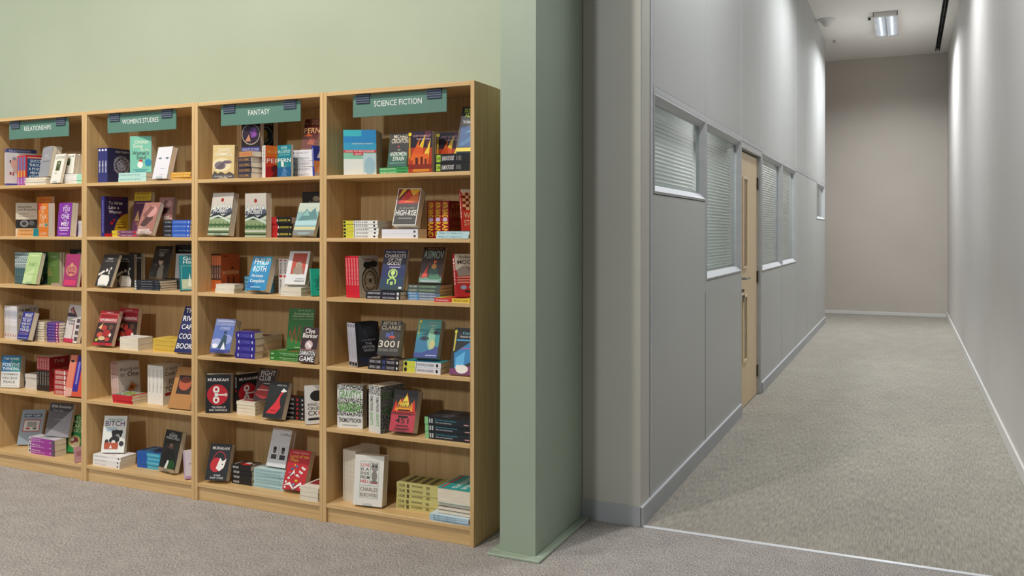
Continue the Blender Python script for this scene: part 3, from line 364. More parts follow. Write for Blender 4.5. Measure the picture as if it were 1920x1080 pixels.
'kandahar':('dcdcdc','cfcdcc',[('r',0.2,0.3,0.88,0.93,'b8402a'),('e',0.55,0.42,0.25,0.13,'8f7a68'),('e',0.55,0.57,0.15,0.12,'a89480'),('e',0.55,0.58,0.05,0.02,'3a2c24'),('p',[(0.3,0.3),(0.55,0.62),(0.85,0.3)],'9a8470'),('t','KANDAHAR',0.45,0.07,0.93,0.12,'4a4a4c'),('t','The swallows of',0.5,0.15,0.93,0.19,'8a8a8c')],[]),
'teal2':('12a088','1aa890',[('p',[(0.2,0.3),(0.5,0.8),(0.9,0.3)],'0c7c6c'),('r',0.3,0.2,0.9,0.24,'0a5a50'),('t','GODS',0.2,0.5,0.9,0.62,'0a5a50')],[]),
'bluefantasy':('5a72b8','4a5aa0',[('r',0,0.8,1,1,'7a86b4'),('r',0.1,0.92,0.9,0.95,'c0c4dc'),('t','JACK VANCE',0.3,0.8,0.9,0.86,'b0b8dc'),('e',0.25,0.3,0.3,0.12,'a8b0dc'),('e',0.75,0.4,0.25,0.14,'8f9cd0'),('p',[(0.35,0.15),(0.55,0.55),(0.72,0.5),(0.75,0.1)],'2a4a5a'),('e',0.6,0.6,0.07,0.04,'24303c'),('p',[(0.5,0.08),(0.62,0.32),(0.75,0.1)],'eceef8'),('e',0.2,0.2,0.15,0.07,'eef0fa'),('r',0,0,1,0.1,'3c4690'),('t','LYONESSE',0.3,0.68,0.8,0.76,'c8d0e8')],[]),
'purplestar':('3a2f88','33298c',[('r',0.1,0.4,0.9,0.8,'5a4ca8')],[('e',0.15,0.5,0.03,0.25,'d8dcf0'),('e',0.85,0.5,0.03,0.25,'d8dcf0'),('t','LYONESSE',0.25,0.25,0.75,0.75,'6a6ac8')]),
'greenwave':('2f7a30','347a34',[('t','John R. Pierce',0.35,0.93,0.85,0.97,'c8dcb0'),('t','An Introduction to',0.2,0.85,0.95,0.91,'d0e0a8'),('t','Information Theory',0.15,0.78,0.97,0.84,'d0e0a8'),('t','Symbols Signals and Noise',0.15,0.72,0.97,0.76,'b8d098'),('p',[(0.05,0.3),(0.12,0.5),(0.18,0.25),(0.28,0.58),(0.36,0.2),(0.46,0.62),(0.55,0.18),(0.66,0.6),(0.75,0.24),(0.85,0.5),(0.95,0.3),(0.85,0.4),(0.75,0.16),(0.66,0.48),(0.55,0.1),(0.46,0.5),(0.36,0.12),(0.28,0.46),(0.18,0.16),(0.12,0.4)],'c85a38'),('r',0.3,0.04,0.7,0.06,'b8d098')],[('t','Introduction to Information Theory',0.3,0.5,0.92,0.8,'d8ecc8'),('t','John R. Pierce',0.4,0.2,0.85,0.4,'c0dcb0'),('r',0.04,0.4,0.12,0.6,'d8ecc8')]),
'barker':('3c2a30','34262c',[('t','Clive',0.15,0.83,0.75,0.97,'f2ece6'),('t','Barker',0.04,0.7,0.97,0.83,'f2ece6'),('e',0.5,0.5,0.24,0.13,'c8b0b0'),('e',0.45,0.53,0.08,0.05,'ece4e4'),('e',0.58,0.47,0.08,0.05,'ece4e4'),('r',0,0.34,1,0.38,'8a6a60'),('t','DAMNATION',0.03,0.2,0.97,0.33,'f0f0ee'),('t','GAME',0.06,0.03,0.94,0.18,'f4f4f2')],[]),
'windup':('1d1d20','1d1d20',[('e',0.47,0.47,0.42,0.27,'c0202e'),('keyart',0.42,0.47,'f2f0ea'),('t','MURAKAMI',0.08,0.82,0.92,0.9,'e8e4e0'),('t','THE WIND-UP',0.24,0.12,0.8,0.17,'e8e4e0'),('t','BIRD CHRONICLE',0.15,0.05,0.87,0.1,'e8e4e0')],[('e',0.45,0.5,0.03,0.3,'c0202e'),('t','MURAKAMI',0.08,0.25,0.36,0.75,'d8d4d0')]),
'fight':('3a2420','2c1c1a',[('t','Chuck Palahniuk',0.3,0.95,0.95,0.99,'c8c0b8'),('t','FIGHT',0.15,0.78,0.95,0.93,'d0ccc4'),('t','CLUB',0.1,0.62,0.75,0.77,'d0ccc4'),('p',[(0.0,0.2),(0.3,0.5),(0.9,0.4),(0.95,0.15),(0.5,0.05)],'a02c28'),('r',0.1,0.32,0.8,0.35,'d8a8a0'),('r',0.4,0.52,0.9,0.55,'a8a098')],[]),
'bookpages':('e6e0d2','e8e2d6',[('r',0.1,0.3,0.9,0.7,'8a2a2c')],[]),
'whitestack':('efede8','efece6',[('r',0.1,0.3,0.9,0.7,'dcd8d0')],[]),
'dress':('262829','222',[('p',[(0.12,0.12),(0.62,0.12),(0.82,0.3),(0.72,0.45),(0.7,0.6),(0.82,0.72),(0.72,0.73),(0.62,0.62),(0.5,0.45)],'d8303a'),('p',[(0.66,0.73),(0.78,0.83),(0.98,0.76),(0.84,0.72)],'ece8e2'),('t','MARGARET ATWOOD',0.42,0.89,0.9,0.93,'e0dcd8'),('r',0.3,0.2,0.6,0.22,'8a1c24')],[]),
'blackred':('1e1c1e','1c1a1c',[('e',0.5,0.6,0.3,0.15,'b82430')],[('t','THE HANDMAIDS TALE',0.1,0.3,0.55,0.7,'d8d4d4'),('e',0.7,0.5,0.04,0.3,'b82430'),('r',0.88,0.3,0.94,0.7,'b8b4b0')]),
'whiteblack':('ecebe8','ecebea',[('r',0.1,0.55,0.9,0.9,'2c2c2c'),('t','NAKED',0.1,0.3,0.9,0.45,'2c2c2c')],[('t','NAKED CRUELTY',0.1,0.3,0.8,0.7,'4a4a4c')]),
'catch':('e6e4e0','dcdad6',[('e',0.5,0.72,0.3,0.14,'222226'),('t','KIND OF',0.1,0.46,0.8,0.54,'222'),('t','CRUELTY',0.1,0.36,0.9,0.44,'222'),('t','CX',0.1,0.22,0.5,0.34,'222'),('r',0.55,0.24,0.8,0.32,'b83028'),('r',0.1,0.1,0.9,0.16,'222')],[]),
'sheep':('1d1d20','1d1d20',[('o',0.52,0.52,0.32,0.28,0.045,'a02430'),('e',0.4,0.42,0.27,0.2,'c4202e'),('p',[(0.42,0.32),(0.55,0.62),(0.68,0.52),(0.85,0.6),(0.78,0.35),(0.6,0.25)],'f0eee8'),('e',0.7,0.44,0.03,0.02,'222'),('t','MURAKAMI',0.12,0.84,0.92,0.92,'e8e4e0'),('t','A WILD',0.38,0.11,0.7,0.16,'e8e4e0'),('t','SHEEP CHASE',0.22,0.04,0.84,0.09,'e8e4e0')],[('t','MURAKAMI',0.08,0.25,0.36,0.75,'d8d4d0')]),
'paleblue':('c4dcdc','a9c8cc',[('r',0.1,0.3,0.9,0.7,'b8d0d4')],[('t','IN COLD BLOOD AND OTHER STORIES',0.08,0.3,0.88,0.7,'6f949c')]),
'twofaces':('e2e2e4','d0cecf',[('t','In Cold Blood',0.45,0.82,0.95,0.89,'5a5a5e'),('f2',0.1,0.2,0.5,0.54,0.008,'8a8a8e'),('f2',0.52,0.2,0.95,0.54,0.008,'8a8a8e'),('e',0.3,0.42,0.09,0.08,'6a6664'),('r',0.16,0.2,0.44,0.32,'4c4a4c'),('e',0.3,0.48,0.09,0.04,'2c2a2a'),('e',0.73,0.42,0.09,0.08,'6a6664'),('r',0.6,0.2,0.88,0.32,'3c3a3c'),('e',0.73,0.48,0.09,0.04,'2c2a2a')],[]),
'flies':('c02c34','b02a30',[('t','William Golding',0.15,0.9,0.9,0.95,'e8b8a8'),('t','Lord of the',0.08,0.8,0.95,0.88,'f0b83c'),('t','Flies',0.12,0.7,0.5,0.79,'f0b83c'),('e',0.1,0.06,0.045,0.028,'f0eae4'),('e',0.47,0.5900000000000001,0.056999999999999995,0.028,'3a7fb4'),('e',0.84,0.54,0.069,0.028,'f0eae4'),('e',0.38,0.49,0.045,0.028,'e8a030'),('e',0.75,0.44,0.056999999999999995,0.028,'f0eae4'),('e',0.29000000000000004,0.39,0.069,0.028,'2a5a8a'),('e',0.66,0.34,0.045,0.028,'e88aa0'),('e',0.2,0.29000000000000004,0.056999999999999995,0.028,'f0eae4'),('e',0.57,0.24,0.069,0.028,'d8c030'),('e',0.11,0.19,0.045,0.028,'f0eae4'),('e',0.48,0.14,0.056999999999999995,0.028,'58a0c8'),('e',0.85,0.09,0.069,0.028,'f0eae4'),('e',0.39,0.6200000000000001,0.045,0.028,'e8a030'),('e',0.76,0.5700000000000001,0.056999999999999995,0.028,'f0eae4'),('e',0.30000000000000004,0.52,0.069,0.028,'3a6a9a'),('e',0.6699999999999999,0.47,0.045,0.028,'f0eae4'),('e',0.21000000000000002,0.42,0.056999999999999995,0.028,'d85a70'),('e',0.58,0.37,0.069,0.028,'f0eae4'),('p',[(0.02,0.1),(0.3,0.2),(0.5,0.06),(0.8,0.22),(0.98,0.05),(0.8,0.14),(0.5,0.01),(0.3,0.12)],'f0eae4'),('p',[(0.2,0.3),(0.4,0.5),(0.5,0.35),(0.42,0.42)],'f0eae4')],[]),
'mandala':('2c2f5c','353a78',[('n',0.3,0.3,0.94,0.76,'b4b6c4','2c2f5c',55),('r',0.28,0.28,0.4,0.36,'2c2f5c'),('r',0.84,0.28,0.95,0.36,'2c2f5c'),('r',0.28,0.7,0.4,0.77,'2c2f5c'),('r',0.84,0.7,0.95,0.77,'2c2f5c'),('o',0.62,0.53,0.36,0.27,0.03,'a8aab8'),('o',0.62,0.53,0.26,0.2,0.03,'2c2f5c'),('o',0.62,0.53,0.2,0.15,0.04,'a8aab8'),('e',0.62,0.53,0.1,0.08,'9a9cb0'),('t','BESTIARY',0.35,0.88,0.95,0.94,'d8dae4')],[('t','WOMEN WHO',0.36,0.25,0.7,0.75,'e8e8f0'),('e',0.06,0.5,0.03,0.35,'e0e0ea')]),
'mint':('a8dcd0','bfe6dc',[('r',0.1,0.3,0.9,0.7,'8fc8bc')],[('t','CHICKEN SOUP FOR THE SOUL',0.05,0.3,0.8,0.7,'7a9a94')]),
'soup':('7fc4ac','7fc4ac',[('t','Chicken',0.2,0.8,0.85,0.9,'e8ead0'),('t','Soup',0.15,0.66,0.6,0.78,'e8ead0'),('t','for the',0.5,0.6,0.9,0.66,'e8ead0'),('t',"Woman's",0.1,0.49,0.88,0.6,'3a4a44'),('t','Soul',0.3,0.37,0.75,0.48,'3a4a44'),('e',0.5,0.32,0.09,0.045,'c02c28'),('e',0.48,0.22,0.13,0.09,'f2f0e8'),('e',0.85,0.28,0.15,0.1,'2a8fb0'),('r',0.15,0.08,0.85,0.1,'5fa0a8'),('r',0.25,0.04,0.75,0.06,'5fa0a8'),('r',0,0.03,0.97,0.0,'5fa0a8')],[]),
'eyes':('e2e0e6','dddbe0',[('e',0.28,0.64,0.1,0.025,'2a2c34'),('e',0.28,0.64,0.03,0.022,'6a8a9a'),('e',0.76,0.64,0.1,0.025,'2a2c34'),('e',0.76,0.64,0.03,0.022,'6a8a9a'),('t','Woman',0.4,0.3,0.75,0.33,'a8a8b4'),('r',0.45,0.12,0.7,0.13,'c0a0a0')],[]),
'orangey':('e8a030','e6a42c',[('r',0.1,0.3,0.9,0.7,'d87830')],[('t','THE BEAUTY MYTH',0.05,0.25,0.95,0.75,'f4e0b0')]),
'towrite':('2f2350','2a2a78',[('t','Joanna Russ',0.2,0.93,0.75,0.97,'c03048'),('t','To Write',0.18,0.8,0.76,0.88,'f2eef0'),('t','Like a',0.18,0.69,0.62,0.77,'f2eef0'),('t','Woman',0.18,0.58,0.72,0.66,'f2eef0'),('pie','c8a028'),('e',0.4,0.42,0.05,0.03,'b02030'),('e',0.3,0.34,0.07,0.04,'b02030'),('e',0.65,0.57,0.05,0.02,'b02030'),('e',0.8,0.55,0.04,0.02,'b02030'),('r',0,0,0.3,0.08,'d02430'),('r',0.55,0.35,0.9,0.37,'8a6a1c'),('r',0.5,0.3,0.92,0.32,'8a6a1c'),('r',0.55,0.22,0.9,0.25,'6a4a1c')],[('t','Joanna Russ TO WRITE LIKE A WOMAN',0.1,0.3,0.9,0.7,'b0b0e0')]),
'everybody':('5a3450','5a3450',[('r',0,0.8,1,1,'d2b42c'),('t','STORIES FOR EVERYBODY',0.1,0.93,0.9,0.97,'6a4a1c'),('t','EVERYBODY',0.08,0.83,0.92,0.91,'8a5a1c'),('r',0.1,0.74,0.9,0.76,'a87a90'),('p',[(0.1,0.35),(0.3,0.6),(0.4,0.35)],'c8a070'),('p',[(0.4,0.35),(0.6,0.62),(0.75,0.35)],'b06a50'),('p',[(0.65,0.3),(0.8,0.5),(0.95,0.3)],'d8c8b0'),('r',0,0.0,1,0.1,'9aa030'),('e',0.5,0.28,0.3,0.06,'7a5040')],[]),
'yelpurple':('d8b428','7c4a6c',[('r',0.1,0.1,0.9,0.9,'a89030')],[('r',0,0,0.28,1,'d8bc30'),('r',0.2,0.2,0.8,0.8,'7c4a6c'),('t','FAIRY TALES',0.35,0.3,0.75,0.7,'c8a0b8'),('r',0.8,0.2,0.9,0.8,'c03040')]),
'williamson':('a06a60','8a5a50',[('p',[(0.1,0.3),(0.5,0.8),(0.8,0.5),(0.4,0.2)],'4a2c2c'),('e',0.55,0.72,0.35,0.18,'c8908a'),('p',[(0.1,0.6),(0.4,0.9),(0.7,0.85),(0.3,0.5)],'7a4a44'),('t','MARIANNE',0.1,0.1,0.8,0.18,'f4ece6'),('t','WILLIAMSON',0.05,0.02,0.97,0.1,'f4ece6'),('r',0,0.22,0.5,0.24,'e0c0b0')],[]),
'bluebook':('2f5ab8','3562c4',[('r',0.1,0.3,0.9,0.7,'5a80d0')],[('r',0,0,0.33,1,'26262c'),('t','WOMEN',0.05,0.3,0.3,0.7,'9aa0b0'),('t','A HISTORY OF WOMEN',0.38,0.3,0.85,0.7,'9ab8f0'),('e',0.93,0.5,0.02,0.2,'f2f0ea')]),
'orlando':('2c2a2b','2c2a2b',[('p',[(0.18,0.02),(0.8,0.02),(0.84,0.2),(0.74,0.34),(0.22,0.36),(0.1,0.2)],'e8e4dc'),('p',[(0.0,0.38),(0.3,0.5),(0.42,0.46),(0.05,0.32)],'dcd8cc'),('e',0.5,0.5,0.07,0.05,'e4e0d8'),('e',0.68,0.47,0.04,0.05,'d8d4cc'),('e',0.75,0.56,0.05,0.04,'d8d4cc'),('e',0.7,0.4,0.06,0.03,'c8c4b8'),('t','Orlando',0.32,0.84,0.68,0.89,'e8e4e0'),('t','VIRGINIA WOOLF',0.2,0.77,0.76,0.8,'b8b4b0')],[]),
'portrait':('2a2624','2a2624',[('r',0,0.0,1,0.18,'3a3430'),('e',0.5,0.52,0.13,0.12,'c0a890'),('e',0.52,0.6,0.17,0.07,'2c1f1a'),('p',[(0.35,0.0),(0.5,0.42),(0.7,0.4),(0.8,0.0)],'8a8070'),('p',[(0.15,0),(0.4,0.38),(0.45,0)],'2a2420'),('e',0.45,0.72,0.15,0.06,'7a7268'),('t','Mrs Dalloway',0.25,0.85,0.8,0.9,'e8e4e0'),('t','VIRGINIA WOOLF',0.25,0.79,0.72,0.82,'b0aca8'),('e',0.25,0.4,0.1,0.04,'5a4038')],[]),
'pblack':('26262a','2b2c33',[('r',0.1,0.3,0.9,0.7,'3a3a3e')],[('e',0.04,0.5,0.03,0.4,'d8d8dc'),('t','VIRGINIA WOOLF',0.25,0.35,0.7,0.65,'a8acb8'),('t','ORLANDO',0.82,0.35,0.95,0.65,'8a8e9a')]),
'pblock':('26262a','2b2c33',[('r',0.1,0.3,0.9,0.7,'3a3a3e')],[('r',0,0.05,0.32,0.95,'e0dcd8'),('t','SCUM',0.02,0.2,0.3,0.8,'3a3838'),('t','MANIFESTO IN FULL',0.36,0.35,0.75,0.65,'9a9ea8')]),
'pwhite':('ccc4c2','ccc4c2',[('o',0.75,0.5,0.25,0.2,0.05,'8a4a44')],[]),
'pblackback':('1e1d1e','1e1d1e',[('t','Her Parlour and',0.15,0.84,0.95,0.89,'d8d4d0'),('t','Other Rooms',0.25,0.76,0.8,0.8,'9a9894')],[]),
'glass':('1f8088','1f7078',[('t','Glass',0.15,0.86,0.9,0.96,'f0f4f2'),('t','House',0.15,0.76,0.9,0.85,'f0f4f2'),('f2',0.05,0.02,0.95,0.7,0.015,'a8dcd4'),('r',0.07,0.3,0.93,0.68,'12808c'),('r',0.07,0.05,0.93,0.32,'c8d4b0'),('p',[(0.3,0.05),(0.4,0.5),(0.5,0.05)],'e8ecd8'),('p',[(0.6,0.05),(0.7,0.45),(0.8,0.05)],'e8ecd8'),('t','NOVEL',0.3,0.06,0.8,0.12,'6a8a7a')],[]),
'wine':('a8202c','b8242e',[('t','COMPLETE',0.32,0.93,0.68,0.96,'e8c0b8'),('f2',0.0,0.66,1,0.91,0.01,'e0a8a0'),('t','TRADITIONAL',0.08,0.8,0.92,0.87,'6a1018'),('t','WINEMAKING',0.05,0.69,0.95,0.77,'f4eeea'),('r',0,0.08,1,0.66,'3a2624'),('e',0.4,0.5,0.15,0.08,'b03c34'),('e',0.6,0.35,0.2,0.1,'a8282c'),('e',0.25,0.3,0.15,0.08,'c8503c'),('e',0.75,0.52,0.12,0.07,'6a4a3c'),('p',[(0.1,0.5),(0.3,0.64),(0.25,0.45)],'e8c088'),('e',0.4,0.2,0.18,0.06,'d8b890'),('e',0.7,0.18,0.13,0.06,'c04438'),('e',0.15,0.15,0.08,0.04,'b8c048'),('e',0.8,0.3,0.07,0.05,'e8d8c8'),('r',0,0,1,0.07,'c02430')],[]),
'yellow':('dfc05c','dcb84c',[('r',0.1,0.3,0.9,0.7,'c8a840')],[('t','A Passion for Cakes',0.08,0.3,0.85,0.7,'a8883a')]),
'river':('23285c','23285c',[('t','THE',0.1,0.86,0.7,0.96,'f2f0ea'),('t','RIVER',0.06,0.68,0.96,0.79,'f2f0ea'),('t','CAFE',0.08,0.5,0.8,0.61,'f2f0ea'),('r',0.5,0.44,0.9,0.45,'a04060'),('t','COOK',0.06,0.29,0.96,0.41,'f2f0ea'),('t','BOOK',0.06,0.08,0.96,0.2,'f2f0ea')],[]),
'recipes':('d8ccc4','c8a8a0',[('r',0,0,1,0.15,'d8d0c8'),('t','Recipes',0.1,0.72,0.97,0.84,'7a6a70'),('t','for',0.1,0.6,0.3,0.7,'7a6a70'),('t','One',0.42,0.58,0.95,0.72,'4a3a38'),('p',[(0.15,0.2),(0.6,0.48),(0.98,0.3),(0.6,0.05)],'b8b0ac'),('p',[(0.35,0.2),(0.6,0.42),(0.85,0.3),(0.6,0.15)],'c07a3c'),('p',[(0.45,0.25),(0.6,0.36),(0.72,0.25)],'8a3c24')],[('r',0.0,0,0.35,1,'9a6a60'),('t','RECIPES FOR ONE',0.05,0.3,0.7,0.7,'ece6e0')]),
'redcook':('c8c040','cc1f2a',[('n',0,0,1,1,'5a7a3c','a8a8b0',20),('e',0.5,0.5,0.3,0.25,'8a9a40'),('r',0,0,1,0.12,'cc1f2a')],[('t','RED COOKERY',0.1,0.3,0.8,0.7,'e03c40')]),
'cookby':('e4dccb','eae6de',[('t','A Guided',0.1,0.88,0.9,0.94,'8a8074'),('t','Cook By',0.08,0.7,0.9,0.84,'5a3a34'),('t','FOR',0.3,0.5,0.75,0.64,'5a3a34'),('t','YOUR',0.08,0.32,0.9,0.46,'5a3a34'),('r',0.1,0.22,0.95,0.3,'a02c2c')],[('t','COOK BY FORMULA',0.1,0.3,0.7,0.7,'a8a49c')]),
'cup':('b8834c','a8743c',[('r',0.2,0.35,0.85,0.8,'3a2a26'),('e',0.52,0.6,0.28,0.16,'b85a3c'),('e',0.52,0.68,0.24,0.06,'5a2418'),('t','The Bread',0.3,0.85,0.9,0.91,'c89a5c')],[]),
'whitespine':('f0eeec','efecea',[('r',0.1,0.3,0.9,0.7,'dcd4d8')],[('t','BOOK OF THE DOG',0.08,0.3,0.5,0.65,'a8a0a4'),('e',0.92,0.5,0.025,0.25,'3a3a3c')]),
'dogs':('eef0ea','e8e6e4',[('t','Book of the',0.2,0.87,0.85,0.93,'3a9a8a'),('t','BITCH',0.08,0.72,0.92,0.86,'5a2a70'),('r',0.1,0.66,0.6,0.68,'8ab0d0'),('r',0.12,0.62,0.6,0.64,'8ab0d0'),('r',0.15,0.58,0.6,0.6,'8ab0d0'),('e',0.62,0.5,0.22,0.12,'26262a'),('e',0.45,0.55,0.07,0.06,'26262a'),('e',0.8,0.56,0.07,0.06,'26262a'),('e',0.66,0.44,0.1,0.07,'9a9894'),('e',0.55,0.36,0.2,0.1,'2c2a2a'),('e',0.2,0.3,0.08,0.06,'4a3a38'),('e',0.38,0.33,0.08,0.06,'2a2828'),('e',0.5,0.28,0.09,0.06,'ece8e4'),('e',0.85,0.25,0.1,0.07,'3a3838'),('p',[(0.12,0.1),(0.1,0.27),(0.72,0.27),(0.7,0.1)],'c05a3c'),('p',[(0.34,0.12),(0.4,0.22),(0.46,0.12)],'f0f0ee')],[]),
'bluewave':('1f5a98','2a86b8',[('p',[(0.0,0.3),(0.5,0.6),(1,0.5),(1,0.2),(0.4,0.1)],'1c3a70'),('p',[(0.1,0.7),(0.6,0.85),(1,0.7),(0.5,0.62)],'5aa0c8')],[('r',0,0,0.42,1,'1f5ab0'),('r',0.42,0,1,1,'38a4c8'),('t','DOLPHINS',0.48,0.3,0.92,0.7,'9ad8e8')]),
'gorilla':('232624','232422',[('e',0.5,0.62,0.28,0.16,'2c2622'),('e',0.5,0.62,0.1,0.07,'7a5a4c'),('e',0.5,0.6,0.05,0.03,'3a2c28'),('e',0.45,0.35,0.38,0.22,'1a1a1a'),('e',0.7,0.18,0.25,0.12,'1f4a24'),('t','Stephen',0.35,0.93,0.6,0.96,'b8b8b4'),('t','SEASONS',0.25,0.85,0.75,0.92,'d8d8d4'),('t','INSIDE,WILD',0.1,0.78,0.92,0.84,'d8d8d4'),('p',[(0.3,0.02),(0.45,0.28),(0.55,0.27),(0.48,0.02)],'dcdcd8'),('r',0,0,1,0.08,'a08c70')],[]),
'lilac':('e8e0ec','c8b0d0',[('r',0,0,1,0.1,'c8a0c8'),('r',0.2,0.5,0.8,0.54,'b0a0c0')],[]),
'blueband':('d8d4d4','cfcdd4',[('r',0,0.9,1,1,'3a4274'),('r',0,0,1,0.07,'4a4a98'),('t','RELATIONSHIPS',0.08,0.92,0.8,0.97,'b8bcd8'),('e',0.3,0.6,0.16,0.16,'d8a89a'),('e',0.35,0.45,0.14,0.12,'c8a8a0'),('r',0.1,0.62,0.14,0.7,'5a3a3c'),('r',0.1,0.3,0.16,0.38,'9a3a3c'),('r',0.2,0.28,0.24,0.38,'9a3a3c'),('e',0.25,0.74,0.06,0.04,'8a9098')],[('r',0,0,0.1,1,'4a528c'),('r',0.93,0,1,1,'4a4a98')]),
'success':('b82430','c4282e',[('r',0.06,0.1,0.97,0.88,'1b4a78'),('r',0.06,0.02,0.97,0.09,'a82028'),('t','SUCCESS',0.2,0.76,0.9,0.85,'e8eef4'),('t','THROUGH',0.15,0.63,0.9,0.72,'e8eef4'),('t','A POSITIVE',0.12,0.5,0.94,0.59,'e8eef4'),('t','MENTAL',0.2,0.37,0.8,0.46,'e8eef4'),('t','ATTITUDE',0.12,0.24,0.9,0.33,'e8eef4'),('r',0.06,0.9,0.97,0.93,'e0c8a0')],[('r',0.06,0.2,0.5,0.8,'5a78b0'),('r',0.5,0.2,0.72,0.8,'d89a4c'),('r',0.72,0,1,1,'9a3a9c'),('t','POWER',0.76,0.25,0.95,0.75,'e8d8f0')]),
'greypages':('dcd4c8','e4ded4',[('r',0.1,0.3,0.9,0.7,'c8c0b4')],[]),
'greybook':('9a9aa0','b4b4ba',[('t','Soul',0.35,0.66,0.65,0.74,'d8d8dc'),('r',0.15,0.58,0.95,0.6,'c0b8b4'),('t','Relationships',0.2,0.48,0.9,0.53,'6a6a74')],[]),
'levin':('e4e0d4','d8d4c8',[('r',0.03,0.02,0.97,0.98,'ece8dc'),('t','LEVINE',0.08,0.83,0.96,0.93,'7a786c'),('r',0.28,0.42,0.68,0.76,'56603c'),('e',0.5,0.68,0.06,0.03,'c8ccb0'),('e',0.48,0.5,0.1,0.05,'3a4028'),('r',0.25,0.32,0.5,0.35,'b0aca0')],[]),
'mintend':('eceae6','f0eeea',[('r',0.1,0.3,0.9,0.7,'d8d4d0')],[('r',0.72,0,1,1,'a8e0c8'),('t','LEVINE EMBRACING',0.05,0.35,0.6,0.65,'c0bab4')]),
'abstraction':('d8cdb8','d0c6b2',[('t','Abstraction',0.08,0.85,0.75,0.92,'2c2826'),('t','and Empathy',0.08,0.76,0.97,0.83,'2c2826'),('r',0.1,0.66,0.6,0.68,'9a9284'),('r',0.1,0.6,0.9,0.61,'9a9284'),('r',0,0.24,1,0.5,'222222'),('e',0.4,0.38,0.2,0.1,'8a8a88'),('e',0.4,0.38,0.12,0.06,'3a3a3a'),('e',0.75,0.4,0.12,0.08,'5a5a58')],[]),
'orangeteal':('d8803c','dca060',[('r',0.1,0.3,0.9,0.7,'c87838')],[('t','CONVERSATION',0.12,0.3,0.68,0.7,'6a4a34'),('r',0.72,0,1,1,'1c8088')]),
'howtotalk':('e07c28','d87828',[('r',0,0.8,0.3,1,'d84030'),('t','HOW',0.2,0.8,0.75,0.92,'f6e4c0'),('t','TO',0.3,0.68,0.55,0.78,'f6e4c0'),('t','TALK',0.15,0.54,0.85,0.66,'f6e4c0'),('t','TO',0.3,0.42,0.55,0.52,'f6e4c0'),('t','ANYONE',0.08,0.28,0.92,0.4,'f6e4c0'),('e',0.8,0.35,0.12,0.05,'3a9a8c'),('t','LIL LOWNDES',0.15,0.05,0.85,0.12,'f6e4c0')],[]),
'howback':('e08c38','d87828',[('t','Anyone',0.25,0.88,0.95,0.95,'b83a24'),('t','PEOPLE',0.15,0.76,0.97,0.86,'b83a24'),('e',0.2,0.65,0.1,0.06,'c83020'),('r',0,0.2,0.25,0.45,'1c7c78')],[]),
'youone':('8434a0','7a2c98',[('t','ARE',0.42,0.89,0.7,0.93,'e8d4f0'),('t','YOU',0.3,0.74,0.85,0.88,'f2e8f6'),('t','THE',0.45,0.68,0.7,0.72,'e8d4f0'),('t','ONE',0.25,0.52,0.85,0.66,'f2e8f6'),('t','FOR',0.45,0.45,0.7,0.5,'e8d4f0'),('t','ME?',0.28,0.3,0.85,0.43,'f2e8f6'),('r',0.12,0.22,0.92,0.26,'e0c0ec'),('r',0.2,0.16,0.85,0.19,'e0c0ec'),('r',0.2,0.05,0.8,0.08,'c090d8')],[]),
'purplewhite':('e8e4ec','5c2c84',[('r',0.1,0.3,0.9,0.7,'c8b8d8')],[('r',0.5,0,1,1,'dcd8d8'),('e',0.25,0.5,0.08,0.3,'e8dcf0')]),
'tealspine':('2c5c62','22505a',[('r',0.1,0.3,0.9,0.7,'4a8488')],[('n',0,0,0.5,1,'c8d8d8','2a4c54',40),('t','ATTACHED TO YOU',0.5,0.3,0.95,0.7,'9ac0c4')]),
'palegreen':('b4cf8c','a8c880',[('p',[(0.0,0.3),(0.7,0.5),(0.6,0.0),(0,0)],'c8dca0'),('r',0.2,0.88,0.8,0.91,'d8e8b8'),('t','The Seat of',0.25,0.75,0.75,0.8,'d0e0b0'),('t','INTIMACY',0.2,0.56,0.8,0.68,'9ab878'),('r',0.2,0.3,0.8,0.31,'8aa868')],[]),
'greenrear':('5c7a3c','54703a',[('r',0.3,0.85,0.8,0.87,'a8b888'),('r',0.3,0.6,0.7,0.62,'7a9858'),('r',0.3,0.3,0.7,0.31,'7a9858'),('p',[(0.0,0.4),(0.2,0.6),(0.4,0.3),(0.1,0.25)],'8a8a50')],[]),
'brownflat':('a08870','a08c78',[('r',0.1,0.3,0.9,0.7,'8a7460')],[('t','LOVE',0.1,0.25,0.7,0.75,'c8b8a8')]),
'pink':('a83a6c','b0406c',[('e',0.5,0.5,0.38,0.18,'c88a70'),('e',0.5,0.5,0.3,0.13,'a83a5c'),('t','The Art of',0.25,0.54,0.75,0.6,'e8b088'),('t','LOVING',0.15,0.44,0.85,0.53,'e8b088'),('e',0.5,0.66,0.1,0.07,'d89a78'),('e',0.5,0.36,0.1,0.05,'d89a78'),('r',0.1,0.05,0.9,0.2,'d8406c')],[]),
'sun':('d8405c','d8405c',[('e',0.85,0.78,0.42,0.22,'f0a040'),('e',0.85,0.78,0.28,0.15,'f8cc60'),('t','WELLBEING',0.3,0.22,0.95,0.3,'f4d8d8'),('r',0,0,1,0.1,'e05a50')],[]),
'fam':('b8b0a6','d8d6da',[('t','FAMILY',0.08,0.82,0.9,0.92,'4a3c30'),('t','SYSTEM',0.08,0.62,0.9,0.72,'4a3c30'),('r',0.1,0.3,0.8,0.32,'9a9086')],[('r',0.86,0.3,0.94,0.7,'c08a84'),('n',0.0,0,0.6,1,'e6e4ea','b8bac8',8)]),
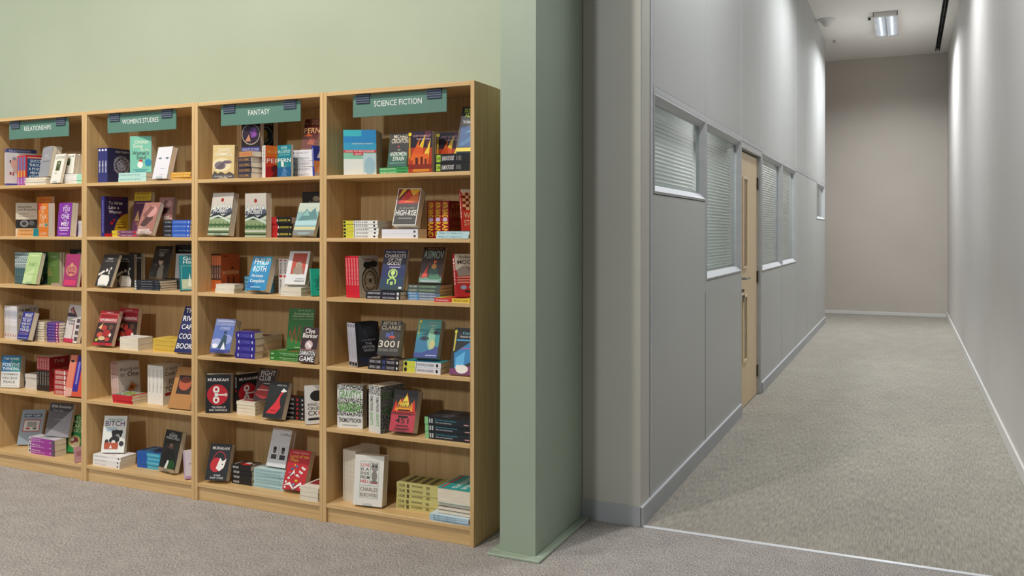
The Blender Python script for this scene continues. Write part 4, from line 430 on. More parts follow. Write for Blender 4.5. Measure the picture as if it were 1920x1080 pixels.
'whattosay':('33358c','33358c',[('t','WHAT',0.2,0.8,0.9,0.95,'f2f0ea'),('t','TO SAY',0.08,0.64,0.92,0.78,'f2f0ea'),('t','WHEN YOU',0.08,0.53,0.88,0.61,'f2f0ea'),('t','TALK TO',0.14,0.42,0.82,0.5,'f2f0ea'),('t','YOUR SELF',0.06,0.3,0.94,0.4,'f2f0ea'),('r',0.1,0.23,0.9,0.25,'b87a8c'),('r',0.1,0.18,0.9,0.2,'8a8cc0'),('t','SHAD HELMSTETTER',0.08,0.04,0.92,0.08,'e8e8f4')],[]),
'talkstack':('6a4a98','4a2c84',[('r',0.1,0.3,0.9,0.7,'7a5aa8')],[('t','TALK TO YOURSELF',0.12,0.3,0.68,0.7,'b89ad8'),('r',0.72,0,1,1,'8c2c68'),('e',0.85,0.5,0.06,0.3,'e8c8d8')]),
'pages2':('c8b898','d0c0a0',[('r',0.1,0.3,0.9,0.7,'b8a888')],[]),
'looks':('d4cfcc','5a8a90',[('r',0,0,0.7,0.1,'c42c58'),('p',[(0.1,0.85),(0.3,0.95),(0.7,0.72),(0.65,0.66),(0.5,0.78),(0.3,0.82)],'8a3a3c'),('r',0.0,0.68,0.6,0.78,'4a3a4c'),('p',[(0.15,0.8),(0.3,0.9),(0.45,0.75)],'c09088'),('r',0.56,0.1,0.6,0.6,'a02c3c'),('t','LOOKING',0.12,0.54,0.6,0.6,'5a5654'),('t','IN AND',0.2,0.47,0.55,0.52,'5a5654'),('r',0.76,0.06,0.98,0.16,'5a4650'),('r',0.76,0.22,0.98,0.32,'5a4650'),('r',0.76,0.38,0.98,0.48,'5a4650'),('r',0.76,0.54,0.98,0.64,'5a4650')],[]),
'positive':('2a6fa4','2a6fa4',[('r',0,0,1,0.5,'e8e8e4'),('r',0.5,0.5,1,0.95,'2f8f94'),('t','THE POWER',0.1,0.86,0.9,0.94,'e8f2f4'),('t','of',0.45,0.79,0.55,0.84,'e8f2f4'),('t','POSITIVE',0.05,0.66,0.95,0.77,'f6fafa'),('t','THINKING',0.05,0.54,0.93,0.64,'f6fafa'),('t','NORMAN',0.08,0.38,0.88,0.46,'8a8884'),('t','VINCENT',0.06,0.26,0.9,0.34,'8a8884'),('t','PEALE',0.15,0.14,0.75,0.22,'8a8884'),('r',0.15,0.06,0.9,0.07,'c0bcb8')],[]),
'marked':('d8d2cc','d2ccc6',[('r',0.1,0.3,0.9,0.7,'c0bab4')],[('e',0.9,0.45,0.03,0.25,'3a3434')]),
'redblackspine':('9a1f24','b02830',[('t','THE',0.2,0.82,0.75,0.92,'d8a89c'),('r',0.1,0.1,0.9,0.14,'6a1418'),('t','CHALICE',0.1,0.55,0.9,0.66,'c88a80')],[('r',0.38,0,1,1,'241c1c'),('t','THE CHALICE',0.03,0.15,0.35,0.85,'e8c8c0'),('t','PHIL RICKMAN',0.45,0.3,0.82,0.7,'b0a898')]),
'redwhite':('a83030','b03438',[('r',0.1,0.3,0.9,0.7,'8a2024')],[('r',0.08,0.18,0.55,0.82,'e0b0a4'),('t','CHALICE',0.1,0.25,0.53,0.75,'8a1c20'),('r',0.6,0.1,0.7,0.9,'e8dcd4'),('t','BLADE',0.75,0.3,0.95,0.7,'d8a8a0')]),
'orangestripe':('d8583a','d4502c',[('r',0,0,0.35,1,'e0846c'),('r',0.4,0.12,0.7,1,'3c2c90'),('r',0.5,0.3,0.6,0.85,'8a80c8'),('e',0.15,0.85,0.1,0.03,'222'),('r',0,0,0.4,0.2,'e0a898')],[]),
'newyork':('93a0ac','8a98a4',[('r',0.12,0.78,0.88,0.88,'24385c'),('t','NEW YORK',0.16,0.8,0.84,0.86,'e8ecf0'),('f2',0.13,0.36,0.87,0.72,0.03,'b83c34'),('r',0.17,0.4,0.83,0.68,'d8d4cc'),('k',0.3,0.5,0.72,0.65,6,'1d2434','d8d4cc'),('e',0.35,0.46,0.1,0.03,'b83c34'),('e',0.65,0.46,0.08,0.03,'3a3a3c'),('r',0.2,0.94,0.8,0.95,'7a8894')],[]),
'dna':('6a6668','6a6668',[('r',0.03,0.75,0.97,1,'4c484c'),('p',[(0.0,0.0),(1,0.85),(1,0)],'9a989c'),('t','DNA Structures',0.1,0.85,0.9,0.93,'e0dcd8'),('t','The Sun',0.15,0.74,0.6,0.8,'b0acac'),('r',0.3,0.5,0.8,0.51,'b8b4b8')],[]),
'purplestack':('c8c4cc','a0389c',[('r',0.1,0.3,0.9,0.7,'a8a8b0')],[('r',0,0.05,0.1,0.95,'e4e0e4'),('e',0.05,0.5,0.025,0.3,'333'),('t','Mastering',0.14,0.55,0.45,0.85,'ecd8ec'),('t','Algorithms in C',0.14,0.2,0.6,0.48,'ecd8ec'),('r',0.88,0.1,1,0.9,'5a5560'),('r',0.8,0.35,0.86,0.5,'e0c0e0')]),
'cardtricks':('2f8f4c','2f8f4c',[('t','101',0.2,0.9,0.7,0.97,'d8e8a0'),('t','AMAZING',0.06,0.78,0.94,0.88,'ece8b8'),('t','CARD',0.15,0.66,0.8,0.76,'ece8b8'),('t','TRICKS',0.1,0.54,0.9,0.64,'ece8b8'),('e',0.4,0.3,0.3,0.16,'c8c080'),('e',0.4,0.32,0.18,0.1,'8a3c3c'),('e',0.3,0.36,0.08,0.06,'ece4c8'),('e',0.5,0.2,0.2,0.08,'d8c8a0'),('p',[(0.5,0.05),(0.8,0.3),(0.9,0.1)],'3a7a3c')],[]),
'pinkmag':('c89aa0','c08a90',[('r',0.1,0.4,0.9,0.7,'b07880')],[])}
BOOKS=[
('recognise',(0.1540,0.2109,0.0393),0,'large blue, red row on top shelf, science fiction bay',[('large blue, red and green paperback, front of 4, top shelf, science fiction bay',-2.3989,3.3530,1.6322,23.0,-3.0),
 ('large blue, red and green paperback, second from front of 4, top shelf, science fiction bay',-2.4144,3.3896,1.6322,23.0,-3.0),
 ('large blue, red and green paperback, third from front of 4, top shelf, science fiction bay',-2.4300,3.4263,1.6322,23.0,-3.0),
 ('large blue, red and green paperback, rear of 4, top shelf, science fiction bay',-2.4455,3.4629,1.6322,23.0,-3.0)]),
('andromeda',(0.1070,0.1750,0.0145),1,'green-spined paperback lying pile on top shelf, science fiction bay',[('green-spined paperback lying flat, lowest of 2, top shelf, science fiction bay',-2.2080,3.3630,1.6320,0.4,0.0),
 ('green-spined paperback lying flat, topmost of 2, top shelf, science fiction bay',-2.2092,3.3642,1.6469,-0.3,0.0)]),
('andromeda',(0.0972,0.1621,0.0196),0,None,[('black and green paperback propped on green-spined books, top shelf, science fiction bay',-2.1826,3.3896,1.6661,6.0,12.0)]),
('sirens',(0.1196,0.1840,0.0286),0,None,[('paperback with orange domed palace on dark purple cover, top shelf, science fiction bay',-2.0351,3.3330,1.6322,2.0,0.0)]),
('sirens',(0.1240,0.1907,0.0196),0,None,[('shaded orange and purple paperback behind its twin, top shelf, science fiction bay',-1.9656,3.4630,1.6322,5.0,0.0)]),
('hitch',(0.1070,0.1750,0.0395),1,'black paperback with pile on top shelf, science fiction bay',[('black paperback with lime and white spine lying flat, lowest of 2, top shelf science fiction',-1.9052,3.3455,1.6320,-1.1,0.0),
 ('black paperback with lime and white spine lying flat, topmost of 2, top shelf science fiction',-1.9033,3.3442,1.6719,-1.0,0.0)]),
('hitch',(0.0912,0.2219,0.0296),0,None,[('black and blue paperback leaning on lime-spined books, top shelf, science fiction bay',-1.8170,3.3730,1.7224,3.0,20.5)]),
('aliens',(0.1250,0.1917,0.0159),1,'yellow and white pile on second shelf, science fiction bay',[('yellow and white spined paperback lying flat, lowest of 5, second shelf, science fiction bay',-2.3958,3.3485,1.3380,-0.9,0.0),
 ('yellow and white spined paperback lying flat, second from bottom of 5, second shelf science fiction',-2.3968,3.3479,1.3543,1.1,0.0),
 ('yellow and white spined paperback lying flat, third from bottom of 5, second shelf science fiction',-2.3950,3.3472,1.3707,1.1,0.0),
 ('yellow and white spined paperback lying flat, fourth from bottom of 5, second shelf science fiction',-2.3977,3.3486,1.3870,-0.5,0.0),
 ('yellow and white spined paperback lying flat, topmost of 5, second shelf, science fiction bay',-2.3972,3.3464,1.4034,-0.5,0.0)]),
('whitebox',(0.0810,0.1908,0.0202),1,'plain white-spined paperback pile on second shelf, science fiction bay',[('plain white-spined paperback lying flat, lowest of 2, second shelf, science fiction bay',-2.1837,3.3465,1.3380,0.2,0.0),
 ('plain white-spined paperback lying flat, topmost of 2, second shelf, science fiction bay',-2.1846,3.3471,1.3586,0.1,0.0)]),
('highrise',(0.1182,0.1819,0.0496),0,None,[('black paperback with red and yellow picture, propped up, second shelf, science fiction bay',-2.1383,3.3630,1.3970,5.0,20.5)]),
('rand',(0.1055,0.1702,0.0446),0,'dark red paperback row on second shelf, science fiction bay',[('dark red paperback with yellow spine lettering, rightmost spine, second shelf, science fiction bay',-1.8905,3.4466,1.3382,76.0,0.0),
 ('dark red paperback with yellow spine lettering, second from right spine, second shelf, science fiction bay',-1.9342,3.4574,1.3382,76.0,0.0),
 ('dark red paperback with yellow spine lettering, leftmost spine, second shelf, science fiction bay',-1.9779,3.4683,1.3382,76.0,0.0)]),
('lightblue',(0.1170,0.1620,0.0156),1,'pale blue spined pile on second shelf, science fiction bay',[('pale blue spined paperback lying flat, lowest of 2, second shelf, science fiction bay',-1.8922,3.3342,1.3380,-0.7,0.0),
 ('pale blue spined paperback lying flat, topmost of 2, second shelf, science fiction bay',-1.8891,3.3353,1.3540,-0.4,0.0)]),
('checker',(0.1124,0.1874,0.0146),0,None,[('red paperback with checkered cover by the side panel, second shelf, science fiction bay',-1.7893,3.3930,1.3723,55.8,8.0)]),
('clock',(0.1269,0.1952,0.0180),0,'red-spined paperback with row on third shelf, science fiction bay',[('red-spined paperback with alarm clock on tan cover, rightmost spine, third shelf, science fiction bay',-2.3154,3.3630,1.0592,77.0,3.0),
 ('red-spined paperback with alarm clock on tan cover, second from right spine, third shelf science fiction',-2.3334,3.3671,1.0592,77.0,3.0),
 ('red-spined paperback with alarm clock on tan cover, third from right spine, third shelf science fiction',-2.3513,3.3713,1.0592,77.0,3.0),
 ('red-spined paperback with alarm clock on tan cover, fourth from right spine, third shelf science fiction',-2.3693,3.3754,1.0592,77.0,3.0),
 ('red-spined paperback with alarm clock on tan cover, leftmost spine, third shelf, science fiction bay',-2.3872,3.3796,1.0592,77.0,3.0)]),
('chariots',(0.0730,0.1863,0.0182),1,'black-spined paperback with pile on third shelf, science fiction bay',[('black-spined paperback with pale lettering lying flat, lowest of 2, third shelf, science fiction bay',-2.2713,3.3474,1.0580,-0.5,0.0),
 ('black-spined paperback with pale lettering lying flat, topmost of 2, third shelf, science fiction bay',-2.2703,3.3481,1.0766,-0.6,0.0)]),
('chariots',(0.1240,0.1908,0.0216),0,None,[('dark blue paperback with green emblem, propped up, third shelf, science fiction bay',-2.2105,3.3630,1.1016,2.0,16.5)]),
('asimovblue',(0.1170,0.1693,0.0116),1,'blue and grey pile on third shelf, science fiction bay',[('blue and grey spined paperback lying flat, lowest of 3, third shelf, science fiction bay',-2.0736,3.3934,1.0580,0.9,0.0),
 ('blue and grey spined paperback lying flat, second from bottom of 3, third shelf science fiction',-2.0728,3.3927,1.0700,1.2,0.0),
 ('blue and grey spined paperback lying flat, topmost of 3, third shelf, science fiction bay',-2.0758,3.3931,1.0821,0.6,0.0)]),
('asimovgrey',(0.1170,0.1693,0.0162),1,'grey-green spined paperback pile on third shelf, science fiction bay',[('grey-green spined paperback lying flat, lowest of 2, third shelf, science fiction bay',-2.0757,3.3933,1.0941,-1.1,0.0),
 ('grey-green spined paperback lying flat, topmost of 2, third shelf, science fiction bay',-2.0731,3.3942,1.1107,0.2,0.0)]),
('asimov',(0.1105,0.1700,0.0276),0,None,[('dark paperback with red and green helmet picture, third shelf, science fiction bay',-2.0271,3.4089,1.1373,5.0,20.5)]),
('redyellow',(0.1170,0.1750,0.0182),1,None,[('single red and yellow spined paperback lying flat, third shelf, science fiction bay',-1.9011,3.3349,1.0580,0.5,0.0)]),
('moon',(0.1150,0.1912,0.0246),0,None,[('red and cream paperback leaning by the side panel, third shelf, science fiction bay',-1.7978,3.3530,1.0808,51.3,9.0)]),
('crystal',(0.1321,0.2033,0.0226),0,'white-spined paperback with row on fourth shelf, science fiction bay',[('white-spined paperback with dark cover leaning left, rightmost spine, fourth shelf, science fiction bay',-2.3266,3.3630,0.7380,68.0,7.0),
 ('white-spined paperback with dark cover leaning left, second from right spine, fourth shelf, science fiction bay',-2.3480,3.3717,0.7380,68.0,7.0),
 ('white-spined paperback with dark cover leaning left, leftmost spine, fourth shelf, science fiction bay',-2.3695,3.3804,0.7380,68.0,7.0)]),
('clarke',(0.0810,0.1646,0.0245),1,'black-spined paperback lying pile on fourth shelf, science fiction bay',[('black-spined paperback lying flat, lowest of 2, fourth shelf, science fiction bay',-2.2580,3.3477,0.7350,-0.1,0.0),
 ('black-spined paperback lying flat, topmost of 2, fourth shelf, science fiction bay',-2.2567,3.3488,0.7599,-0.1,0.0)]),
('clarke',(0.1047,0.1610,0.0473),0,None,[('black paperback with large cream digits, propped up, fourth shelf, science fiction bay',-2.2214,3.3630,0.8017,10.0,20.5)]),
('tealwhite',(0.0890,0.1911,0.0250),1,'yellow and white pile on fourth shelf, science fiction bay',[('yellow and white spined paperback lying flat, lowest of 2, fourth shelf, science fiction bay',-2.0681,3.3462,0.7350,0.5,0.0),
 ('yellow and white spined paperback lying flat, topmost of 2, fourth shelf, science fiction bay',-2.0682,3.3490,0.7604,0.8,0.0)]),
('face',(0.1145,0.1761,0.0436),0,None,[('teal paperback with a face and two eyes, fourth shelf, science fiction bay',-2.0285,3.3680,0.8014,6.0,20.5)]),
('mouse',(0.1062,0.2087,0.0196),0,None,[('black and blue paperback with white mouse, fourth shelf, science fiction bay',-1.8320,3.3430,0.7414,3.0,18.0)]),
('gravity',(0.1308,0.2012,0.0466),0,None,[('thick black, white and green speckled paperback, facing out, fifth shelf, science fiction bay',-2.4426,3.3653,0.4452,9.0,0.0)]),
('gravity_shaded',(0.1399,0.2152,0.0441),0,'speckled paperback with row on fifth shelf, science fiction bay',[('speckled paperback with white spine standing behind, rightmost spine, fifth shelf, science fiction bay',-2.1824,3.3345,0.4452,70.0,0.0),
 ('speckled paperback with white spine standing behind, leftmost spine, fifth shelf, science fiction bay',-2.2242,3.3497,0.4452,70.0,0.0)]),
('f451',(0.1222,0.1880,0.0496),0,None,[('black and red paperback with yellow flames, fifth shelf, science fiction bay',-2.1362,3.3330,0.4647,5.0,18.0)]),
('f451',(0.1170,0.1809,0.0245),1,'black-spined paperback with pile on fifth shelf, science fiction bay',[('black-spined paperback with pale page ends lying flat, lowest of 6, fifth shelf, science fiction bay',-2.4082,3.4852,0.4450,0.4,0.0),
 ('black-spined paperback with pale page ends flat, second from bottom of 6, fifth shelf, science fiction',-2.4095,3.4854,0.4699,-0.8,0.0),
 ('black-spined paperback with pale page ends flat, third from bottom of 6, fifth shelf, science fiction',-2.4090,3.4842,0.4948,0.6,0.0),
 ('black-spined paperback with pale page ends flat, fourth from bottom of 6, fifth shelf, science fiction',-2.4090,3.4847,0.5196,-0.3,0.0),
 ('black-spined paperback with pale page ends flat, fifth from bottom of 6, fifth shelf, science fiction',-2.4053,3.4842,0.5445,-0.1,0.0),
 ('black-spined paperback with pale page ends lying flat, topmost of 6, fifth shelf, science fiction bay',-2.4069,3.4867,0.5694,0.8,0.0)]),
('circuits',(0.1670,0.2320,0.0320),1,'large black-spined softcover pile on fifth shelf, science fiction bay',[('large black-spined softcover with lime end stripe, lowest of 3, fifth shelf, science fiction bay',-1.9582,3.3548,0.4450,-0.2,0.0),
 ('large black-spined softcover with lime end stripe, second from bottom of 3, fifth shelf science fiction',-1.9607,3.3567,0.4774,1.1,0.0),
 ('large black-spined softcover with lime end stripe, topmost of 3, fifth shelf, science fiction bay',-1.9617,3.3545,0.5098,-0.6,0.0)]),
('cream',(0.1581,0.2433,0.0211),0,'cream paperback standing row on bottom shelf, science fiction bay',[('cream paperback standing upright, rightmost spine, bottom shelf, science fiction bay',-2.3609,3.3962,0.0882,78.0,0.0),
 ('cream paperback standing upright, second from right spine, bottom shelf, science fiction bay',-2.3820,3.4007,0.0882,78.0,0.0),
 ('cream paperback standing upright, third from right spine, bottom shelf, science fiction bay',-2.4030,3.4051,0.0882,78.0,0.0),
 ('cream paperback standing upright, leftmost spine, bottom shelf, science fiction bay',-2.4240,3.4096,0.0882,78.0,0.0)]),
('lovedog',(0.1487,0.2287,0.0496),0,None,[('cream paperback with cat drawing and framed lettering, bottom shelf, science fiction bay',-2.3460,3.3538,0.0979,7.0,6.5)]),
('olive',(0.1430,0.2235,0.0238),1,'olive yellow paperback pile on bottom shelf, science fiction bay',[('olive yellow paperback lying flat, lowest of 5, bottom shelf, science fiction bay',-2.1514,3.4223,0.0880,0.2,0.0),
 ('olive yellow paperback lying flat, second from bottom of 5, bottom shelf, science fiction bay',-2.1512,3.4208,0.1122,-0.2,0.0),
 ('olive yellow paperback lying flat, third from bottom of 5, bottom shelf, science fiction bay',-2.1507,3.4225,0.1363,1.1,0.0),
 ('olive yellow paperback lying flat, fourth from bottom of 5, bottom shelf, science fiction bay',-2.1491,3.4223,0.1605,0.3,0.0),
 ('olive yellow paperback lying flat, topmost of 5, bottom shelf, science fiction bay',-2.1492,3.4210,0.1847,1.0,0.0)]),
('palemag',(0.1970,0.1970,0.0102),1,'pale blue magazine pile on bottom shelf, science fiction bay',[('pale blue magazine lying flat, lowest of 3, bottom shelf, science fiction bay',-1.9236,3.3366,0.0880,0.7,0.0),
 ('pale blue magazine lying flat, second from bottom of 3, bottom shelf, science fiction bay',-1.9255,3.3352,0.0986,-1.0,0.0),
 ('pale blue magazine lying flat, topmost of 3, bottom shelf, science fiction bay',-1.9243,3.3342,0.1092,-1.0,0.0)]),
('darkhard',(0.1970,0.1620,0.0166),2,'dark hardback with pile on bottom shelf, science fiction bay',[('dark hardback with cream pages facing out, lowest of 3, bottom shelf, science fiction bay',-1.8915,3.3545,0.1197,-0.4,0.0),
 ('dark hardback with cream pages facing out, second from bottom of 3, bottom shelf science fiction',-1.8922,3.3540,0.1367,-0.8,0.0),
 ('dark hardback with cream pages facing out, topmost of 3, bottom shelf, science fiction bay',-1.8920,3.3551,0.1537,-1.1,0.0)]),
('comfort',(0.2170,0.1650,0.0649),2,None,[('thick teal-covered book lying on dark hardbacks, bottom shelf, science fiction bay',-1.8911,3.3458,0.1707,-0.8,0.0)]),
('gemmellgold',(0.1139,0.1752,0.0196),0,'pale gold paperback row on top shelf, fantasy bay',[('pale gold paperback with crouching figure, front of 2, top shelf, fantasy bay',-3.2138,3.3630,1.6336,20.0,4.0),
 ('pale gold paperback with crouching figure, rear of 2, top shelf, fantasy bay',-3.2207,3.3818,1.6336,20.0,4.0)]),
('gemmellstack',(0.0870,0.1050,0.0260),1,'dark paperback with pile on top shelf, fantasy bay',[('dark paperback with tan spine lettering lying flat, lowest of 4, top shelf, fantasy bay',-3.0399,3.3575,1.6320,-12.3,0.0),
 ('dark paperback with tan spine lettering lying flat, second from bottom of 4, top shelf fantasy',-3.0406,3.3590,1.6584,-10.8,0.0),
 ('dark paperback with tan spine lettering lying flat, third from bottom of 4, top shelf fantasy',-3.0389,3.3579,1.6849,-13.0,0.0),
 ('dark paperback with tan spine lettering lying flat, topmost of 4, top shelf, fantasy bay',-3.0407,3.3575,1.7113,-12.6,0.0)]),
('gemmellorange',(0.0870,0.1050,0.0268),1,None,[('tan orange spined paperback lying flat, top shelf, fantasy bay',-3.0306,3.3569,1.7378,-13.1,0.0)]),
('knight1',(0.1080,0.1771,0.0346),0,None,[('dark purple paperback with circular knight picture, top shelf, fantasy bay',-3.0339,3.3755,1.7652,8.0,0.0)]),
('gemmellpurple',(0.0870,0.1050,0.0260),1,'purple-spined paperback lying pile on top shelf, fantasy bay',[('purple-spined paperback lying flat, lowest of 4, top shelf, fantasy bay',-3.0486,3.4512,1.6320,-12.8,0.0),
 ('purple-spined paperback lying flat, second from bottom of 4, top shelf, fantasy bay',-3.0507,3.4497,1.6584,-11.9,0.0),
 ('purple-spined paperback lying flat, third from bottom of 4, top shelf, fantasy bay',-3.0485,3.4522,1.6848,-11.5,0.0),
 ('purple-spined paperback lying flat, topmost of 4, top shelf, fantasy bay',-3.0521,3.4507,1.7112,-12.8,0.0)]),
('gemmellorange',(0.0870,0.1050,0.0282),1,None,[('light tan spined paperback lying flat, top shelf, fantasy bay',-3.0628,3.4666,1.7376,-11.3,0.0)]),
('knight2',(0.1080,0.1756,0.0496),0,None,[('black paperback with golden figure in a circle, top shelf, fantasy bay',-3.0507,3.4940,1.7664,8.0,0.0)]),
('pernred',(0.1043,0.1604,0.0426),0,None,[('red and orange paperback with white spine, top shelf, fantasy bay',-2.8715,3.3630,1.6322,62.0,0.0)]),
('pernteal',(0.0923,0.1539,0.0156),0,None,[('teal paperback with white winged figure, top shelf, fantasy bay',-2.7818,3.3453,1.6322,-7.0,0.0)]),
('pernwhite',(0.1070,0.1750,0.0261),1,'white-spined thick paperback pile on top shelf, fantasy bay',[('white-spined thick paperback lying flat, lowest of 5, top shelf, fantasy bay',-2.7340,3.3969,1.6320,0.7,0.0),
 ('white-spined thick paperback lying flat, second from bottom of 5, top shelf, fantasy bay',-2.7307,3.3988,1.6585,0.7,0.0),
 ('white-spined thick paperback lying flat, third from bottom of 5, top shelf, fantasy bay',-2.7316,3.3984,1.6851,-0.7,0.0),
 ('white-spined thick paperback lying flat, fourth from bottom of 5, top shelf, fantasy bay',-2.7331,3.3973,1.7116,-1.1,0.0),
 ('white-spined thick paperback lying flat, topmost of 5, top shelf, fantasy bay',-2.7355,3.3970,1.7382,-0.6,0.0)]),
('pernbrown',(0.0965,0.1556,0.0196),0,None,[('dark red-brown paperback leaning above white spines, top shelf, fantasy bay',-2.6926,3.4102,1.7699,3.0,14.5)]),
('bluefire',(0.0862,0.1436,0.0146),0,None,[('blue and orange paperback sliver by the divider, top shelf, fantasy bay',-2.5512,3.3330,1.6332,72.3,4.0)]),
('hobbit',(0.1428,0.2196,0.0346),0,None,[('green and grey mountain-landscape paperback, leaning, second shelf, fantasy bay',-3.2343,3.3530,1.3483,-2.0,10.0)]),
('hobbit',(0.1424,0.2190,0.0346),0,None,[('green and grey mountain-landscape paperback, standing upright, second shelf, fantasy bay',-3.0051,3.3701,1.3382,-4.0,0.0)]),
('redblack',(0.1070,0.1854,0.0338),1,'red and black pile on second shelf, fantasy bay',[('red and black spined paperback lying flat, lowest of 3, second shelf, fantasy bay',-2.9230,3.4027,1.3380,-0.1,0.0),
 ('red and black spined paperback lying flat, second from bottom of 3, second shelf, fantasy bay',-2.9217,3.4028,1.3722,1.1,0.0),
 ('red and black spined paperback lying flat, topmost of 3, second shelf, fantasy bay',-2.9246,3.4005,1.4064,-0.7,0.0)]),
('mountain',(0.1250,0.1674,0.0216),0,None,[('pale blue-green paperback with mountain, tilted far back, second shelf, fantasy bay',-2.6899,3.3430,1.3499,1.0,20.5)]),
('darkcover',(0.1376,0.2293,0.0296),0,None,[('dark paperback half hidden behind mountain book, second shelf, fantasy bay',-2.7797,3.5330,1.3382,3.0,0.0)]),
('orangeb',(0.1254,0.1929,0.0171),0,'orange paperback with row on third shelf, fantasy bay',[('orange paperback with dark spine panels, rightmost spine, third shelf, fantasy bay',-3.2103,3.4230,1.0582,85.0,0.0),
 ('orange paperback with dark spine panels, second from right spine, third shelf, fantasy bay',-3.2277,3.4245,1.0582,85.0,0.0),
 ('orange paperback with dark spine panels, third from right spine, third shelf, fantasy bay',-3.2451,3.4261,1.0582,85.0,0.0),
 ('orange paperback with dark spine panels, leftmost spine, third shelf, fantasy bay',-3.2626,3.4276,1.0582,85.0,0.0)]),
('whitestack',(0.1222,0.0650,0.0223),3,'white paperback with pile on third shelf, fantasy bay',[('white paperback with page edges facing out, lowest of 2, third shelf, fantasy bay',-3.1753,3.3446,1.0580,0.3,0.0),
 ('white paperback with page edges facing out, topmost of 2, third shelf, fantasy bay',-3.1718,3.3465,1.0807,-0.0,0.0)]),
('roth',(0.1141,0.1755,0.0456),0,None,[('bright blue paperback with brushed white lettering, third shelf, fantasy bay',-2.9750,3.3430,1.0783,4.0,20.5)]),
('bluestack',(0.0970,0.1930,0.0194),1,'light blue spined pile on third shelf, fantasy bay',[('light blue spined paperback lying flat, lowest of 4, third shelf, fantasy bay',-3.1204,3.4964,1.0580,-1.0,0.0),
 ('light blue spined paperback lying flat, second from bottom of 4, third shelf, fantasy bay',-3.1204,3.4967,1.0778,0.7,0.0),
 ('light blue spined paperback lying flat, third from bottom of 4, third shelf, fantasy bay',-3.1199,3.4954,1.0977,-0.8,0.0),
 ('light blue spined paperback lying flat, topmost of 4, third shelf, fantasy bay',-3.1198,3.4950,1.1175,0.7,0.0)]),
('whitedots',(0.1250,0.1739,0.0309),0,'white paperback with row on third shelf, fantasy bay',[('white paperback with red dots down the spine, rightmost spine, third shelf, fantasy bay',-2.7644,3.4330,1.0582,82.0,0.0),
 ('white paperback with red dots down the spine, second from right spine, third shelf, fantasy bay',-2.7954,3.4374,1.0582,82.0,0.0),
 ('white paperback with red dots down the spine, leftmost spine, third shelf, fantasy bay',-2.8265,3.4417,1.0582,82.0,0.0)]),
('whitestack',(0.1237,0.1310,0.0208),3,'white softcover with pile on third shelf, fantasy bay',[('white softcover with page edges facing out, lowest of 2, third shelf, fantasy bay',-2.7533,3.3352,1.0580,-0.2,0.0),
 ('white softcover with page edges facing out, topmost of 2, third shelf, fantasy bay',-2.7534,3.3362,1.0792,-0.8,0.0)]),
('kandahar',(0.1100,0.1692,0.0366),0,None,[('white paperback with orange-red panel and veiled figure, third shelf, fantasy bay',-2.7465,3.3530,1.1135,10.0,20.5)]),
('teal2',(0.0787,0.1311,0.0196),0,None,[('bright green-teal paperback sliver by the divider, third shelf, fantasy bay',-2.5727,3.3430,1.0624,53.6,12.0)]),
('bluefantasy',(0.1143,0.1758,0.0496),0,None,[('blue paperback with cloaked figure and snow, fourth shelf, fantasy bay',-3.2029,3.3340,0.7567,9.0,20.5)]),
('purplestar',(0.0630,0.1220,0.0325),1,'violet paperback with pile on fourth shelf, fantasy bay',[('violet paperback with starred spine lying flat, lowest of 4, fourth shelf, fantasy bay',-3.0598,3.3617,0.7350,1.0,0.0),
 ('violet paperback with starred spine lying flat, second from bottom of 4, fourth shelf, fantasy bay',-3.0564,3.3616,0.7679,0.8,0.0),
 ('violet paperback with starred spine lying flat, third from bottom of 4, fourth shelf, fantasy bay',-3.0555,3.3632,0.8009,-0.4,0.0),
 ('violet paperback with starred spine lying flat, topmost of 4, fourth shelf, fantasy bay',-3.0577,3.3616,0.8338,-1.2,0.0)]),
('bookpages',(0.1062,0.1750,0.0330),3,'thick paperback with pile on fourth shelf, fantasy bay',[('thick paperback with page block facing out, lowest of 3, fourth shelf, fantasy bay',-3.0664,3.4279,0.7350,0.1,0.0),
 ('thick paperback with page block facing out, second from bottom of 3, fourth shelf, fantasy bay',-3.0666,3.4273,0.7684,0.9,0.0),
 ('thick paperback with page block facing out, topmost of 3, fourth shelf, fantasy bay',-3.0671,3.4266,0.8017,-0.6,0.0)]),
('greenwave',(0.1320,0.2020,0.0220),1,'green-spined softcover lying pile on fourth shelf, fantasy bay',[('green-spined softcover lying flat, lowest of 2, fourth shelf, fantasy bay',-2.8551,3.3786,0.7350,0.2,0.0),
 ('green-spined softcover lying flat, topmost of 2, fourth shelf, fantasy bay',-2.8552,3.3791,0.7574,-0.9,0.0)]),
('greenwave',(0.1370,0.2023,0.0196),0,None,[('green softcover with orange wave, propped up, fourth shelf, fantasy bay',-2.8050,3.4418,0.7832,12.0,9.0)]),
('barker',(0.0975,0.1682,0.0346),0,None,[('brown and white thick paperback at the shelf edge, fourth shelf, fantasy bay',-2.6512,3.3364,0.7443,-2.0,15.0)]),
('windup',(0.1265,0.1946,0.0496),0,None,[('black paperback with white key on red circle, facing out, fifth shelf, fantasy bay',-3.2374,3.3434,0.4469,25.0,2.0)]),
('windup',(0.1237,0.1903,0.0296),0,None,[('shaded black paperback with red circle standing sideways, fifth shelf, fantasy bay',-3.1103,3.4330,0.4452,71.0,0.0)]),
('bookpages',(0.1188,0.0790,0.0164),3,'cream page-edged paperback pile on fifth shelf, fantasy bay',[('cream page-edged paperback with dark red cover, lowest of 4, fifth shelf, fantasy bay',-3.0792,3.3951,0.4450,-0.1,0.0),
 ('cream page-edged paperback with dark red cover, second from bottom of 4, fifth shelf, fantasy bay',-3.0809,3.3967,0.4618,-0.2,0.0),
 ('cream page-edged paperback with dark red cover, third from bottom of 4, fifth shelf, fantasy bay',-3.0792,3.3955,0.4785,0.1,0.0),
